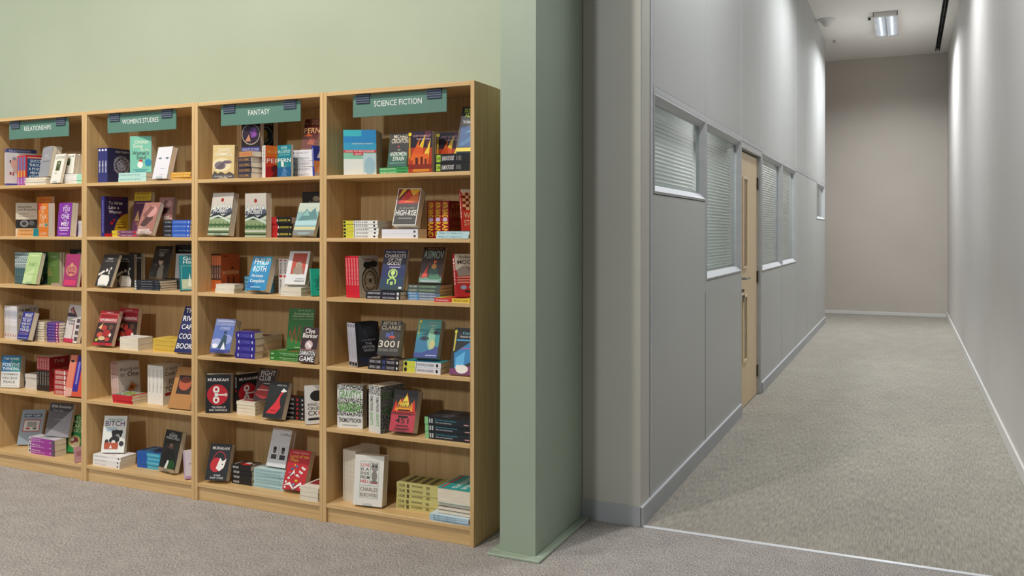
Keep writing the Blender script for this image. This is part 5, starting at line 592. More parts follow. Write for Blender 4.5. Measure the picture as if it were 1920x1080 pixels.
 ('cream page-edged paperback with dark red cover, topmost of 4, fifth shelf, fantasy bay',-3.0812,3.3941,0.4953,-0.1,0.0)]),
('fight',(0.1063,0.1635,0.0196),0,None,[('brown-red paperback with large grey lettering, fifth shelf, fantasy bay',-2.9922,3.4130,0.5192,6.0,20.5)]),
('dress',(0.1151,0.1771,0.0348),0,None,[('dark paperback with red dress shape, fifth shelf, fantasy bay',-2.8632,3.3330,0.4615,1.0,20.5)]),
('blackred',(0.0470,0.1470,0.0219),1,'black-spined paperback lying pile on fifth shelf, fantasy bay',[('black-spined paperback lying flat behind the red dress, lowest of 5, fifth shelf, fantasy bay',-2.8152,3.4076,0.4450,0.7,0.0),
 ('black-spined paperback lying flat behind the red dress, second from bottom of 5, fifth shelf fantasy',-2.8152,3.4090,0.4673,0.5,0.0),
 ('black-spined paperback lying flat behind the red dress, third from bottom of 5, fifth shelf fantasy',-2.8133,3.4085,0.4896,0.0,0.0),
 ('black-spined paperback lying flat behind the red dress, fourth from bottom of 5, fifth shelf fantasy',-2.8133,3.4099,0.5118,-0.9,0.0),
 ('black-spined paperback lying flat behind the red dress, topmost of 5, fifth shelf, fantasy bay',-2.8133,3.4083,0.5341,-0.5,0.0)]),
('whiteblack',(0.1170,0.0970,0.0270),1,'white-spined paperback with pile on fifth shelf, fantasy bay',[('white-spined paperback with grey lettering, lowest of 4, fifth shelf, fantasy bay',-2.7057,3.4579,0.4450,0.1,0.0),
 ('white-spined paperback with grey lettering, second from bottom of 4, fifth shelf, fantasy bay',-2.7058,3.4591,0.4724,-0.1,0.0),
 ('white-spined paperback with grey lettering, third from bottom of 4, fifth shelf, fantasy bay',-2.7065,3.4579,0.4997,0.0,0.0),
 ('white-spined paperback with grey lettering, topmost of 4, fifth shelf, fantasy bay',-2.7061,3.4578,0.5271,0.1,0.0)]),
('catch',(0.1098,0.1830,0.0246),0,None,[('white paperback with black and red print, leaning, fifth shelf, fantasy bay',-2.5995,3.3332,0.4491,48.1,9.0)]),
('sheep',(0.1174,0.1807,0.0416),0,None,[('black paperback with red crescent and white sheep, bottom shelf, fantasy bay',-3.2432,3.3445,0.1069,14.0,20.5)]),
('sheep',(0.0830,0.1270,0.0241),1,'black-spined paperback lying pile on bottom shelf, fantasy bay',[('black-spined paperback lying flat, lowest of 4, bottom shelf, fantasy bay',-3.1210,3.4068,0.0880,0.5,0.0),
 ('black-spined paperback lying flat, second from bottom of 4, bottom shelf, fantasy bay',-3.1190,3.4068,0.1125,-0.6,0.0),
 ('black-spined paperback lying flat, third from bottom of 4, bottom shelf, fantasy bay',-3.1206,3.4068,0.1370,0.8,0.0),
 ('black-spined paperback lying flat, topmost of 4, bottom shelf, fantasy bay',-3.1227,3.4044,0.1614,-0.1,0.0)]),
('paleblue',(0.1270,0.1930,0.0151),1,'pale blue spined pile on bottom shelf, fantasy bay',[('pale blue spined paperback lying flat, lowest of 6, bottom shelf, fantasy bay',-2.9848,3.4088,0.0880,-1.0,0.0),
 ('pale blue spined paperback lying flat, second from bottom of 6, bottom shelf, fantasy bay',-2.9818,3.4104,0.1035,1.0,0.0),
 ('pale blue spined paperback lying flat, third from bottom of 6, bottom shelf, fantasy bay',-2.9844,3.4102,0.1191,0.4,0.0),
 ('pale blue spined paperback lying flat, fourth from bottom of 6, bottom shelf, fantasy bay',-2.9845,3.4107,0.1346,1.1,0.0),
 ('pale blue spined paperback lying flat, fifth from bottom of 6, bottom shelf, fantasy bay',-2.9841,3.4109,0.1501,-0.2,0.0),
 ('pale blue spined paperback lying flat, topmost of 6, bottom shelf, fantasy bay',-2.9827,3.4110,0.1657,0.8,0.0)]),
('twofaces',(0.1223,0.1882,0.0336),0,None,[('pale grey paperback with two small portraits, bottom shelf, fantasy bay',-2.9286,3.4370,0.1913,-1.0,17.0)]),
('flies',(0.1247,0.1919,0.0406),0,None,[('red paperback with scattered coloured figures, bottom shelf, fantasy bay',-2.7842,3.3845,0.1066,3.0,20.5)]),
('bookpages',(0.1070,0.1750,0.0213),3,'page-edged paperback by pile on bottom shelf, fantasy bay',[('page-edged paperback by the right divider, lowest of 3, bottom shelf, fantasy bay',-2.6367,3.3353,0.0880,0.0,0.0),
 ('page-edged paperback by the right divider, second from bottom of 3, bottom shelf, fantasy bay',-2.6358,3.3346,0.1097,-0.4,0.0),
 ('page-edged paperback by the right divider, topmost of 3, bottom shelf, fantasy bay',-2.6339,3.3341,0.1314,0.1,0.0)]),
('mandala',(0.1509,0.1935,0.0236),0,"navy paperback with row on top shelf, women's studies bay",[("navy paperback with pale circular pattern, rightmost spine, top shelf, women's studies bay",-3.9822,3.3830,1.6322,90.0,0.0),
 ("navy paperback with pale circular pattern, second from right spine, top shelf, women's studies bay",-4.0062,3.3830,1.6322,90.0,0.0),
 ("navy paperback with pale circular pattern, leftmost spine, top shelf, women's studies bay",-4.0302,3.3830,1.6322,90.0,0.0)]),
('mint',(0.1170,0.2049,0.0240),1,"mint green spined pile on top shelf, women's studies bay",[("mint green spined paperback lying flat, lowest of 2, top shelf, women's studies bay",-3.8533,3.3441,1.6320,-0.4,0.0),
 ("mint green spined paperback lying flat, topmost of 2, top shelf, women's studies bay",-3.8524,3.3455,1.6564,-1.0,0.0)]),
('soup',(0.1238,0.1966,0.0496),0,None,[("pale green paperback with script lettering, top shelf, women's studies bay",-3.7888,3.3630,1.6810,16.0,0.0)]),
('eyes',(0.1133,0.1744,0.0306),0,None,[("white paperback with a pair of eyes, top shelf, women's studies bay",-3.6079,3.3439,1.6434,-5.0,13.5)]),
('orangey',(0.1170,0.1370,0.0133),1,"orange and yellow pile on top shelf, women's studies bay",[("orange and yellow spined paperback lying flat, lowest of 3, top shelf, women's studies bay",-3.4626,3.3364,1.6320,1.1,0.0),
 ("orange and yellow spined paperback lying flat, second from bottom of 3, top shelf women's studies",-3.4670,3.3348,1.6457,-1.1,0.0),
 ("orange and yellow spined paperback lying flat, topmost of 3, top shelf, women's studies bay",-3.4636,3.3348,1.6594,-0.9,0.0)]),
('towrite',(0.1459,0.2211,0.0286),0,None,[("purple paperback with yellow quarter circle, second shelf, women's studies bay",-3.9924,3.3730,1.3382,85.0,0.0)]),
('everybody',(0.1300,0.2448,0.0266),0,None,[("maroon paperback with yellow title band, second shelf, women's studies bay",-3.8908,3.4630,1.3408,-2.0,5.5)]),
('yelpurple',(0.0970,0.1930,0.0169),1,"yellow and purple pile on second shelf, women's studies bay",[("yellow and purple spined paperback lying flat, lowest of 2, second shelf, women's studies bay",-3.9120,3.3557,1.3380,0.8,0.0),
 ("yellow and purple spined paperback lying flat, topmost of 2, second shelf, women's studies bay",-3.9128,3.3535,1.3553,1.0,0.0)]),
('williamson',(0.1163,0.1818,0.0266),0,None,[("brown-pink paperback lying well back on its easel, second shelf, women's studies bay",-3.7168,3.3350,1.3517,-1.0,20.5)]),
('bluebook',(0.1070,0.1855,0.0218),1,"blue and black pile on second shelf, women's studies bay",[("blue and black spined paperback lying flat, lowest of 4, second shelf, women's studies bay",-3.5393,3.3561,1.3380,-1.0,0.0),
 ("blue and black spined paperback lying flat, second from bottom of 4, second shelf women's studies",-3.5418,3.3561,1.3602,-0.2,0.0),
 ("blue and black spined paperback lying flat, third from bottom of 4, second shelf women's studies",-3.5418,3.3568,1.3824,0.3,0.0),
 ("blue and black spined paperback lying flat, topmost of 4, second shelf, women's studies bay",-3.5381,3.3543,1.4046,0.9,0.0)]),
('williamson',(0.0796,0.1225,0.0196),0,"brown-pink paperback standing row on second shelf, women's studies bay",[("brown-pink paperback standing on blue-spined books, front of 2, second shelf, women's studies bay",-3.6493,3.4230,1.4298,17.0,8.0),
 ("brown-pink paperback standing on blue-spined books, rear of 2, second shelf, women's studies bay",-3.6552,3.4423,1.4298,17.0,8.0)]),
('orlando',(0.1189,0.1829,0.0206),0,None,[("black paperback with white vase, in front, third shelf, women's studies bay",-4.0322,3.3430,1.0696,-2.0,20.5)]),
('orlando',(0.1127,0.1817,0.0246),0,None,[("black paperback tilted forward behind its twin, third shelf, women's studies bay",-3.9952,3.4566,1.0582,10.0,0.0)]),
('pblackback',(0.1228,0.1890,0.0076),0,"plain black paperback row on third shelf, women's studies bay",[("plain black paperback standing against the back, front of 3, third shelf, women's studies bay",-3.9661,3.5159,1.0582,-12.0,0.0),
 ("plain black paperback standing against the back, second from front of 3, third shelf women's studies",-3.9644,3.5237,1.0582,-12.0,0.0),
 ("plain black paperback standing against the back, rear of 3, third shelf, women's studies bay",-3.9628,3.5315,1.0582,-12.0,0.0)]),
('pblack',(0.1170,0.1810,0.0126),1,"thin black-spined paperback pile on third shelf, women's studies bay",[("thin black-spined paperback lying flat, left stack, lowest of 4, third shelf, women's studies bay",-3.7235,3.3366,1.0580,-0.1,0.0),
 ("thin black-spined paperback lying flat, left stack, second from bottom of 4, third shelf women's studies",-3.7221,3.3357,1.0710,1.0,0.0),
 ("thin black-spined paperback lying flat, left stack, third from bottom of 4, third shelf women's studies",-3.7225,3.3344,1.0841,0.1,0.0),
 ("thin black-spined paperback lying flat, left stack, topmost of 4, third shelf, women's studies bay",-3.7226,3.3343,1.0971,-0.8,0.0)]),
('pblock',(0.1170,0.1870,0.0128),1,"black-spined paperback with pile on third shelf, women's studies bay",[("black-spined paperback with white block letters, lowest of 4, third shelf, women's studies bay",-3.6829,3.4537,1.0580,-0.5,0.0),
 ("black-spined paperback with white block letters, second from bottom of 4, third shelf, women's studies bay",-3.6816,3.4553,1.0712,-0.5,0.0),
 ("black-spined paperback with white block letters, third from bottom of 4, third shelf, women's studies bay",-3.6807,3.4536,1.0844,-0.4,0.0),
 ("black-spined paperback with white block letters, topmost of 4, third shelf, women's studies bay",-3.6831,3.4538,1.0975,-1.2,0.0)]),
('portrait',(0.1184,0.1821,0.0116),0,None,[("black paperback with portrait of a woman, third shelf, women's studies bay",-3.7723,3.4721,1.1148,5.0,19.0)]),
('pwhite',(0.1100,0.1347,0.0116),0,None,[("pale pinkish paperback with brown ring, third shelf, women's studies bay",-3.6244,3.5167,1.1122,20.0,6.0)]),
('pblackback',(0.1468,0.2368,0.0146),0,None,[("tall black paperback behind pale pinkish one, third shelf, women's studies bay",-3.6762,3.5708,1.0582,3.0,0.0)]),
('glass',(0.1150,0.1864,0.0196),0,None,[("teal paperback with white title by the divider, third shelf, women's studies bay",-3.3955,3.3330,1.0630,54.7,14.0)]),
('wine',(0.1258,0.1935,0.0276),0,None,[("red paperback with food picture, in front, fourth shelf, women's studies bay",-4.0385,3.3340,0.7488,7.0,20.0)]),
('wine',(0.1354,0.2051,0.0296),0,None,[("shaded red paperback with food picture, behind, fourth shelf, women's studies bay",-3.9762,3.4330,0.7394,5.0,8.0)]),
('whitestack',(0.1347,0.0990,0.0328),3,"white softcover with pile on fourth shelf, women's studies bay",[("white softcover with page edges facing out, lowest of 2, fourth shelf, women's studies bay",-3.8424,3.3457,0.7350,-0.7,0.0),
 ("white softcover with page edges facing out, topmost of 2, fourth shelf, women's studies bay",-3.8437,3.3468,0.7682,-0.9,0.0)]),
('yellow',(0.1170,0.1820,0.0225),1,"mustard yellow spined pile on fourth shelf, women's studies bay",[("mustard yellow spined paperback lying flat, lowest of 3, fourth shelf, women's studies bay",-3.6259,3.3676,0.7350,-0.0,0.0),
 ("mustard yellow spined paperback lying flat, second from bottom of 3, fourth shelf, women's studies bay",-3.6258,3.3675,0.7579,0.0,0.0),
 ("mustard yellow spined paperback lying flat, topmost of 3, fourth shelf, women's studies bay",-3.6266,3.3693,0.7809,-0.4,0.0)]),
('river',(0.1150,0.2433,0.0296),0,None,[("navy softcover with widely spaced white letters, fourth shelf, women's studies bay",-3.4406,3.3330,0.7452,3.0,19.5)]),
('recipes',(0.1304,0.2006,0.0171),0,"pale paperback with row on fifth shelf, women's studies bay",[("pale paperback with food bowl, leaning left, rightmost spine, fifth shelf, women's studies bay",-3.9235,3.4130,0.4467,82.0,5.0),
 ("pale paperback with food bowl, leaning left, second from right spine, fifth shelf, women's studies bay",-3.9409,3.4154,0.4467,82.0,5.0),
 ("pale paperback with food bowl, leaning left, third from right spine, fifth shelf, women's studies bay",-3.9583,3.4179,0.4467,82.0,5.0),
 ("pale paperback with food bowl, leaning left, leftmost spine, fifth shelf, women's studies bay",-3.9757,3.4203,0.4467,82.0,5.0)]),
('redcook',(0.1070,0.1470,0.0147),1,"red-spined softcover with pile on fifth shelf, women's studies bay",[("red-spined softcover with leafy cover, lowest of 3, fifth shelf, women's studies bay",-3.8949,3.3461,0.4450,0.3,0.0),
 ("red-spined softcover with leafy cover, second from bottom of 3, fifth shelf, women's studies bay",-3.8970,3.3450,0.4601,-1.1,0.0),
 ("red-spined softcover with leafy cover, topmost of 3, fifth shelf, women's studies bay",-3.8984,3.3442,0.4751,0.6,0.0)]),
('cookby',(0.1343,0.2066,0.0276),0,"cream paperback with row on fifth shelf, women's studies bay",[("cream paperback with large brown title, rightmost spine, fifth shelf, women's studies bay",-3.5904,3.4030,0.4452,90.0,0.0),
 ("cream paperback with large brown title, second from right spine, fifth shelf, women's studies bay",-3.6184,3.4030,0.4452,90.0,0.0),
 ("cream paperback with large brown title, third from right spine, fifth shelf, women's studies bay",-3.6464,3.4030,0.4452,90.0,0.0),
 ("cream paperback with large brown title, leftmost spine, fifth shelf, women's studies bay",-3.6744,3.4030,0.4452,90.0,0.0)]),
('cup',(0.1430,0.2167,0.0196),0,None,[("tan paperback with orange cup picture, fifth shelf, women's studies bay",-3.4926,3.3395,0.4522,3.0,20.5)]),
('whitestack',(0.1020,0.1270,0.0221),3,"white softcover at pile on fifth shelf, women's studies bay",[("white softcover at the divider, pages facing out, lowest of 2, fifth shelf, women's studies bay",-3.4779,3.3815,0.4450,-1.0,0.0),
 ("white softcover at the divider, pages facing out, topmost of 2, fifth shelf, women's studies bay",-3.4750,3.3836,0.4675,0.4,0.0)]),
('whitespine',(0.1070,0.2059,0.0196),1,"white-spined softcover lying pile on bottom shelf, women's studies bay",[("white-spined softcover lying flat, lowest of 3, bottom shelf, women's studies bay",-4.0586,3.3547,0.0880,-0.5,0.0),
 ("white-spined softcover lying flat, second from bottom of 3, bottom shelf, women's studies bay",-4.0577,3.3545,0.1080,-0.1,0.0),
 ("white-spined softcover lying flat, topmost of 3, bottom shelf, women's studies bay",-4.0587,3.3569,0.1280,1.1,0.0)]),
('dogs',(0.1290,0.1982,0.0296),0,None,[("white paperback with black dog and puppies, bottom shelf, women's studies bay",-4.0186,3.3730,0.1545,22.0,12.0)]),
('bluewave',(0.1170,0.1750,0.0214),1,"blue and turquoise pile on bottom shelf, women's studies bay",[("blue and turquoise spined paperback lying flat, lowest of 4, bottom shelf, women's studies bay",-3.8026,3.4247,0.0880,1.1,0.0),
 ("blue and turquoise spined paperback lying flat, second from bottom of 4, bottom shelf women's studies",-3.8038,3.4251,0.1098,-1.2,0.0),
 ("blue and turquoise spined paperback lying flat, third from bottom of 4, bottom shelf women's studies",-3.8034,3.4254,0.1316,0.0,0.0),
 ("blue and turquoise spined paperback lying flat, topmost of 4, bottom shelf, women's studies bay",-3.8043,3.4255,0.1533,-1.2,0.0)]),
('gorilla',(0.1374,0.2115,0.0296),0,None,[("black paperback with gorilla and green leaves, bottom shelf, women's studies bay",-3.6249,3.4020,0.0995,-9.0,14.0)]),
('lilac',(0.0866,0.1444,0.0296),0,None,[("pale lilac book sliver by the divider, bottom shelf, women's studies bay",-3.3699,3.3430,0.0934,59.6,10.0)]),
('blueband',(0.1575,0.2187,0.0496),0,None,[('white paperback with blue band along the top, top shelf, relationships bay',-4.7826,3.3630,1.6322,66.0,0.0)]),
('success',(0.1143,0.1758,0.0473),0,'red and blue row on top shelf, relationships bay',[('red and blue paperback with purple-footed spine, rightmost spine, top shelf, relationships bay',-4.6119,3.3607,1.6322,72.0,0.0),
 ('red and blue paperback with purple-footed spine, second from right spine, top shelf, relationships bay',-4.6572,3.3754,1.6322,72.0,0.0),
 ('red and blue paperback with purple-footed spine, leftmost spine, top shelf, relationships bay',-4.7025,3.3902,1.6322,72.0,0.0)]),
('greypages',(0.1070,0.1720,0.0138),2,'cream page-edged paperback pile on top shelf, relationships bay',[('cream page-edged paperback lying flat, lowest of 3, top shelf, relationships bay',-4.5859,3.3365,1.6320,-0.2,0.0),
 ('cream page-edged paperback lying flat, second from bottom of 3, top shelf, relationships bay',-4.5871,3.3363,1.6462,-0.5,0.0),
 ('cream page-edged paperback lying flat, topmost of 3, top shelf, relationships bay',-4.5861,3.3380,1.6603,0.1,0.0)]),
('greybook',(0.1145,0.1762,0.0261),0,'grey paperback leaning row on top shelf, relationships bay',[('grey paperback leaning behind, upper left, front of 2, top shelf, relationships bay',-4.5273,3.3770,1.6789,-12.0,9.0),
 ('grey paperback leaning behind, upper left, rear of 2, top shelf, relationships bay',-4.5217,3.4033,1.6789,-12.0,9.0)]),
('levin',(0.1092,0.1680,0.0136),0,None,[('cream paperback with green window picture, in front, top shelf, relationships bay',-4.3995,3.3520,1.6391,-10.0,12.0)]),
('mintend',(0.1170,0.1820,0.0180),1,'white paperback with pile on top shelf, relationships bay',[('white paperback with mint green spine end, lowest of 3, top shelf, relationships bay',-4.3316,3.3665,1.6320,0.5,0.0),
 ('white paperback with mint green spine end, second from bottom of 3, top shelf, relationships bay',-4.3310,3.3656,1.6504,-0.4,0.0),
 ('white paperback with mint green spine end, topmost of 3, top shelf, relationships bay',-4.3305,3.3649,1.6689,0.5,0.0)]),
('levin',(0.1100,0.1130,0.0296),0,'cream paperback in row on top shelf, relationships bay',[('cream paperback in the row standing on white books, front of 4, top shelf, relationships bay',-4.3596,3.3824,1.6917,0.0,8.0),
 ('cream paperback in the row on white books, second from front of 4, top shelf, relationships',-4.3596,3.4127,1.6917,0.0,8.0),
 ('cream paperback in the row on white books, third from front of 4, top shelf, relationships',-4.3596,3.4430,1.6917,0.0,8.0),
 ('cream paperback in the row standing on white books, rear of 4, top shelf, relationships bay',-4.3596,3.4733,1.6917,0.0,8.0)]),
('abstraction',(0.1338,0.1967,0.0146),0,None,[('beige paperback with black photograph band, second shelf, relationships bay',-4.7998,3.4330,1.3382,20.0,0.0)]),
('orangeteal',(0.0770,0.1870,0.0222),1,'orange and teal pile on second shelf, relationships bay',[('orange and teal spined paperback lying flat, lowest of 2, second shelf, relationships bay',-4.6860,3.3601,1.3380,0.8,0.0),
 ('orange and teal spined paperback lying flat, topmost of 2, second shelf, relationships bay',-4.6847,3.3619,1.3606,0.6,0.0)]),
('howtotalk',(0.1126,0.1877,0.0366),0,None,[('narrow orange paperback with white capitals, in front, second shelf, relationships bay',-4.4978,3.3564,1.3382,-12.0,0.0)]),
('howback',(0.1457,0.2351,0.0196),0,None,[('tall orange paperback with red title, behind, second shelf, relationships bay',-4.7254,3.5130,1.3382,-5.0,0.0)]),
('youone',(0.1208,0.1858,0.0386),0,None,[('violet paperback with large white words, second shelf, relationships bay',-4.3342,3.3456,1.3413,-6.0,4.5)]),
('purplewhite',(0.1170,0.1070,0.0219),1,'purple and grey pile on second shelf, relationships bay',[('purple and grey spined paperback lying flat, lowest of 4, second shelf, relationships bay',-4.2716,3.3856,1.3380,0.1,0.0),
 ('purple and grey spined paperback lying flat, second from bottom of 4, second shelf, relationships bay',-4.2732,3.3877,1.3603,0.7,0.0),
 ('purple and grey spined paperback lying flat, third from bottom of 4, second shelf, relationships bay',-4.2716,3.3869,1.3826,0.9,0.0),
 ('purple and grey spined paperback lying flat, topmost of 4, second shelf, relationships bay',-4.2723,3.3873,1.4049,-0.6,0.0)]),
('tealspine',(0.1216,0.1870,0.0195),0,'slim dark teal row on third shelf, relationships bay',[('slim dark teal paperback standing upright, rightmost spine, third shelf, relationships bay',-4.6193,3.3830,1.0582,80.0,0.0),
 ('slim dark teal paperback standing upright, second from right spine, third shelf, relationships bay',-4.6389,3.3865,1.0582,80.0,0.0),
 ('slim dark teal paperback standing upright, third from right spine, third shelf, relationships bay',-4.6585,3.3899,1.0582,80.0,0.0),
 ('slim dark teal paperback standing upright, fourth from right spine, third shelf, relationships bay',-4.6781,3.3934,1.0582,80.0,0.0),
 ('slim dark teal paperback standing upright, fifth from right spine, third shelf, relationships bay',-4.6976,3.3968,1.0582,80.0,0.0),
 ('slim dark teal paperback standing upright, sixth from right spine, third shelf, relationships bay',-4.7172,3.4003,1.0582,80.0,0.0),
 ('slim dark teal paperback standing upright, seventh from right spine, third shelf, relationships bay',-4.7368,3.4037,1.0582,80.0,0.0),
 ('slim dark teal paperback standing upright, leftmost spine, third shelf, relationships bay',-4.7563,3.4072,1.0582,80.0,0.0)]),
('palegreen',(0.1185,0.1823,0.0236),0,None,[('pale green paperback leaning on an easel, third shelf, relationships bay',-4.6180,3.3430,1.0676,-2.0,13.0)]),
('greenrear',(0.1227,0.1887,0.0151),0,'olive green paperback row on third shelf, relationships bay',[('olive green paperback standing behind, front of 2, third shelf, relationships bay',-4.5123,3.4230,1.0582,-8.0,0.0),
 ('olive green paperback standing behind, rear of 2, third shelf, relationships bay',-4.5101,3.4383,1.0582,-8.0,0.0)]),
('brownflat',(0.0770,0.1070,0.0186),1,None,[('thin brown book lying flat, third shelf, relationships bay',-4.3905,3.3528,1.0580,-0.3,0.0)]),
('pink',(0.1181,0.1817,0.0196),0,None,[('magenta paperback with gold ornament, third shelf, relationships bay',-4.2777,3.3371,1.0610,-2.0,8.0)]),
('darkcover',(0.1230,0.2050,0.0196),0,None,[('black book top peeking over magenta one, third shelf, relationships bay',-4.4648,3.5330,1.0582,3.0,0.0)]),
('sun',(0.0815,0.1019,0.0096),0,None,[('coral red paperback with yellow sun, third shelf, relationships bay',-4.2197,3.3544,1.0610,47.9,16.0)]),
('fam',(0.1246,0.1917,0.0276),0,'white-spined paperback with row on fourth shelf, relationships bay',[('white-spined paperback with beige cover, rightmost spine, fourth shelf, relationships bay',-4.7315,3.3930,0.7352,82.0,0.0),
 ('white-spined paperback with beige cover, second from right spine, fourth shelf, relationships bay',-4.7592,3.3969,0.7352,82.0,0.0),
 ('white-spined paperback with beige cover, third from right spine, fourth shelf, relationships bay',-4.7870,3.4008,0.7352,82.0,0.0),
 ('white-spined paperback with beige cover, fourth from right spine, fourth shelf, relationships bay',-4.8147,3.4047,0.7352,82.0,0.0),
 ('white-spined paperback with beige cover, leftmost spine, fourth shelf, relationships bay',-4.8424,3.4086,0.7352,82.0,0.0)]),
('whattosay',(0.1037,0.1596,0.0316),0,None,[('indigo paperback with bold white capitals, fourth shelf, relationships bay',-4.6609,3.3420,0.7472,-5.0,14.5)]),
('pages2',(0.1270,0.1270,0.0136),2,'tan page-edged paperback pile on fourth shelf, relationships bay',[('tan page-edged paperback lying flat, lowest of 8, fourth shelf, relationships bay',-4.6396,3.4007,0.7350,0.1,0.0),
 ('tan page-edged paperback lying flat, second from bottom of 8, fourth shelf, relationships bay',-4.6370,3.4001,0.7490,0.4,0.0),
 ('tan page-edged paperback lying flat, third from bottom of 8, fourth shelf, relationships bay',-4.6377,3.3982,0.7631,0.7,0.0),
 ('tan page-edged paperback lying flat, fourth from bottom of 8, fourth shelf, relationships bay',-4.6364,3.3997,0.7771,0.1,0.0),
 ('tan page-edged paperback lying flat, fifth from bottom of 8, fourth shelf, relationships bay',-4.6368,3.3984,0.7912,0.6,0.0),
 ('tan page-edged paperback lying flat, sixth from bottom of 8, fourth shelf, relationships bay',-4.6389,3.3984,0.8052,-0.6,0.0),
 ('tan page-edged paperback lying flat, seventh from bottom of 8, fourth shelf, relationships bay',-4.6365,3.3988,0.8193,0.6,0.0),
 ('tan page-edged paperback lying flat, topmost of 8, fourth shelf, relationships bay',-4.6352,3.3997,0.8333,-0.3,0.0)]),
('talkstack',(0.0470,0.0970,0.0156),1,'purple and magenta pile on fourth shelf, relationships bay',[('purple and magenta spined paperback lying flat, lowest of 7, fourth shelf, relationships bay',-4.4786,3.3961,0.7350,0.6,0.0),
 ('purple and magenta spined paperback lying flat, second from bottom of 7, fourth shelf, relationships bay',-4.4779,3.3959,0.7510,-1.0,0.0),
 ('purple and magenta spined paperback lying flat, third from bottom of 7, fourth shelf, relationships bay',-4.4803,3.3948,0.7670,0.6,0.0),
 ('purple and magenta spined paperback lying flat, fourth from bottom of 7, fourth shelf, relationships bay',-4.4795,3.3957,0.7831,-1.2,0.0),
 ('purple and magenta spined paperback lying flat, fifth from bottom of 7, fourth shelf, relationships bay',-4.4807,3.3948,0.7991,0.4,0.0),
 ('purple and magenta spined paperback lying flat, sixth from bottom of 7, fourth shelf, relationships bay',-4.4776,3.3960,0.8151,-0.5,0.0),
 ('purple and magenta spined paperback lying flat, topmost of 7, fourth shelf, relationships bay',-4.4784,3.3954,0.8311,-0.1,0.0)]),
('looks',(0.1381,0.2125,0.0196),0,None,[('white paperback with magenta base and red arc, fourth shelf, relationships bay',-4.3776,3.4201,0.7388,-9.0,10.5)]),
('positive',(0.1207,0.1856,0.0426),0,None,[('blue over white paperback, large serif-like capitals, fifth shelf, relationships bay',-4.8497,3.3730,0.4493,18.0,5.5)]),
('marked',(0.1170,0.1170,0.0214),1,'white-spined paperback with pile on fifth shelf, relationships bay',[('white-spined paperback with black mark, lowest of 4, fifth shelf, relationships bay',-4.7101,3.4288,0.4450,-0.7,0.0),
 ('white-spined paperback with black mark, second from bottom of 4, fifth shelf, relationships bay',-4.7058,3.4289,0.4668,-1.2,0.0),
 ('white-spined paperback with black mark, third from bottom of 4, fifth shelf, relationships bay',-4.7084,3.4286,0.4885,1.1,0.0),
 ('white-spined paperback with black mark, topmost of 4, fifth shelf, relationships bay',-4.7085,3.4269,0.5103,-0.7,0.0)]),
('redblackspine',(0.1274,0.1959,0.0214),0,'red paperback with row on fifth shelf, relationships bay',[('red paperback with red and black spine, rightmost spine, fifth shelf, relationships bay',-4.4801,3.4120,0.4452,89.0,0.0),
 ('red paperback with red and black spine, second from right spine, fifth shelf, relationships bay',-4.5019,3.4123,0.4452,89.0,0.0),
 ('red paperback with red and black spine, third from right spine, fifth shelf, relationships bay',-4.5237,3.4127,0.4452,89.0,0.0),
 ('red paperback with red and black spine, fourth from right spine, fifth shelf, relationships bay',-4.5455,3.4131,0.4452,89.0,0.0),
 ('red paperback with red and black spine, leftmost spine, fifth shelf, relationships bay',-4.5673,3.4135,0.4452,89.0,0.0)]),
('redwhite',(0.0870,0.1320,0.0273),1,'red and white pile on fifth shelf, relationships bay',[('red and white spined paperback lying flat, lowest of 5, fifth shelf, relationships bay',-4.3952,3.3773,0.4450,0.2,0.0),
 ('red and white spined paperback lying flat, second from bottom of 5, fifth shelf, relationships bay',-4.3992,3.3783,0.4727,1.1,0.0),
 ('red and white spined paperback lying flat, third from bottom of 5, fifth shelf, relationships bay',-4.3992,3.3792,0.5005,0.0,0.0),
 ('red and white spined paperback lying flat, fourth from bottom of 5, fifth shelf, relationships bay',-4.3955,3.3788,0.5282,-0.6,0.0),
 ('red and white spined paperback lying flat, topmost of 5, fifth shelf, relationships bay',-4.3954,3.3782,0.5559,-1.1,0.0)]),
('orangestripe',(0.1349,0.2257,0.0446),0,None,[('orange softcover with violet stripe, leaning, fifth shelf, relationships bay',-4.2597,3.3330,0.4549,3.0,12.5)]),
('newyork',(0.1339,0.2061,0.0246),0,None,[('grey-blue book with red square and flag, bottom shelf, relationships bay',-4.8166,3.4530,0.0970,28.0,20.5)]),
('purplestack',(0.0750,0.2208,0.0309),1,'magenta-spined thick softcover pile on bottom shelf, relationships bay',[('magenta-spined thick softcover lying flat, lowest of 3, bottom shelf, relationships bay',-4.6140,3.3810,0.0880,-0.1,0.0),
 ('magenta-spined thick softcover lying flat, second from bottom of 3, bottom shelf, relationships bay',-4.6125,3.3799,0.1193,-0.4,0.0),
 ('magenta-spined thick softcover lying flat, topmost of 3, bottom shelf, relationships bay',-4.6125,3.3820,0.1507,-1.2,0.0)]),
('dna',(0.1700,0.1907,0.0196),0,None,[('grey diagonal-split softcover leaning back, bottom shelf, relationships bay',-4.5314,3.4185,0.1870,8.0,14.0)]),
('cardtricks',(0.1350,0.2094,0.0396),0,None,[('green paperback with playing-card artwork, bottom shelf, relationships bay',-4.4123,3.4555,0.0965,15.0,12.0)]),
('pinkmag',(0.1017,0.0848,0.0096),0,None,[('dusty pink booklet at the divider, bottom shelf, relationships bay',-4.1706,3.3340,0.0903,72.4,12.0)])]
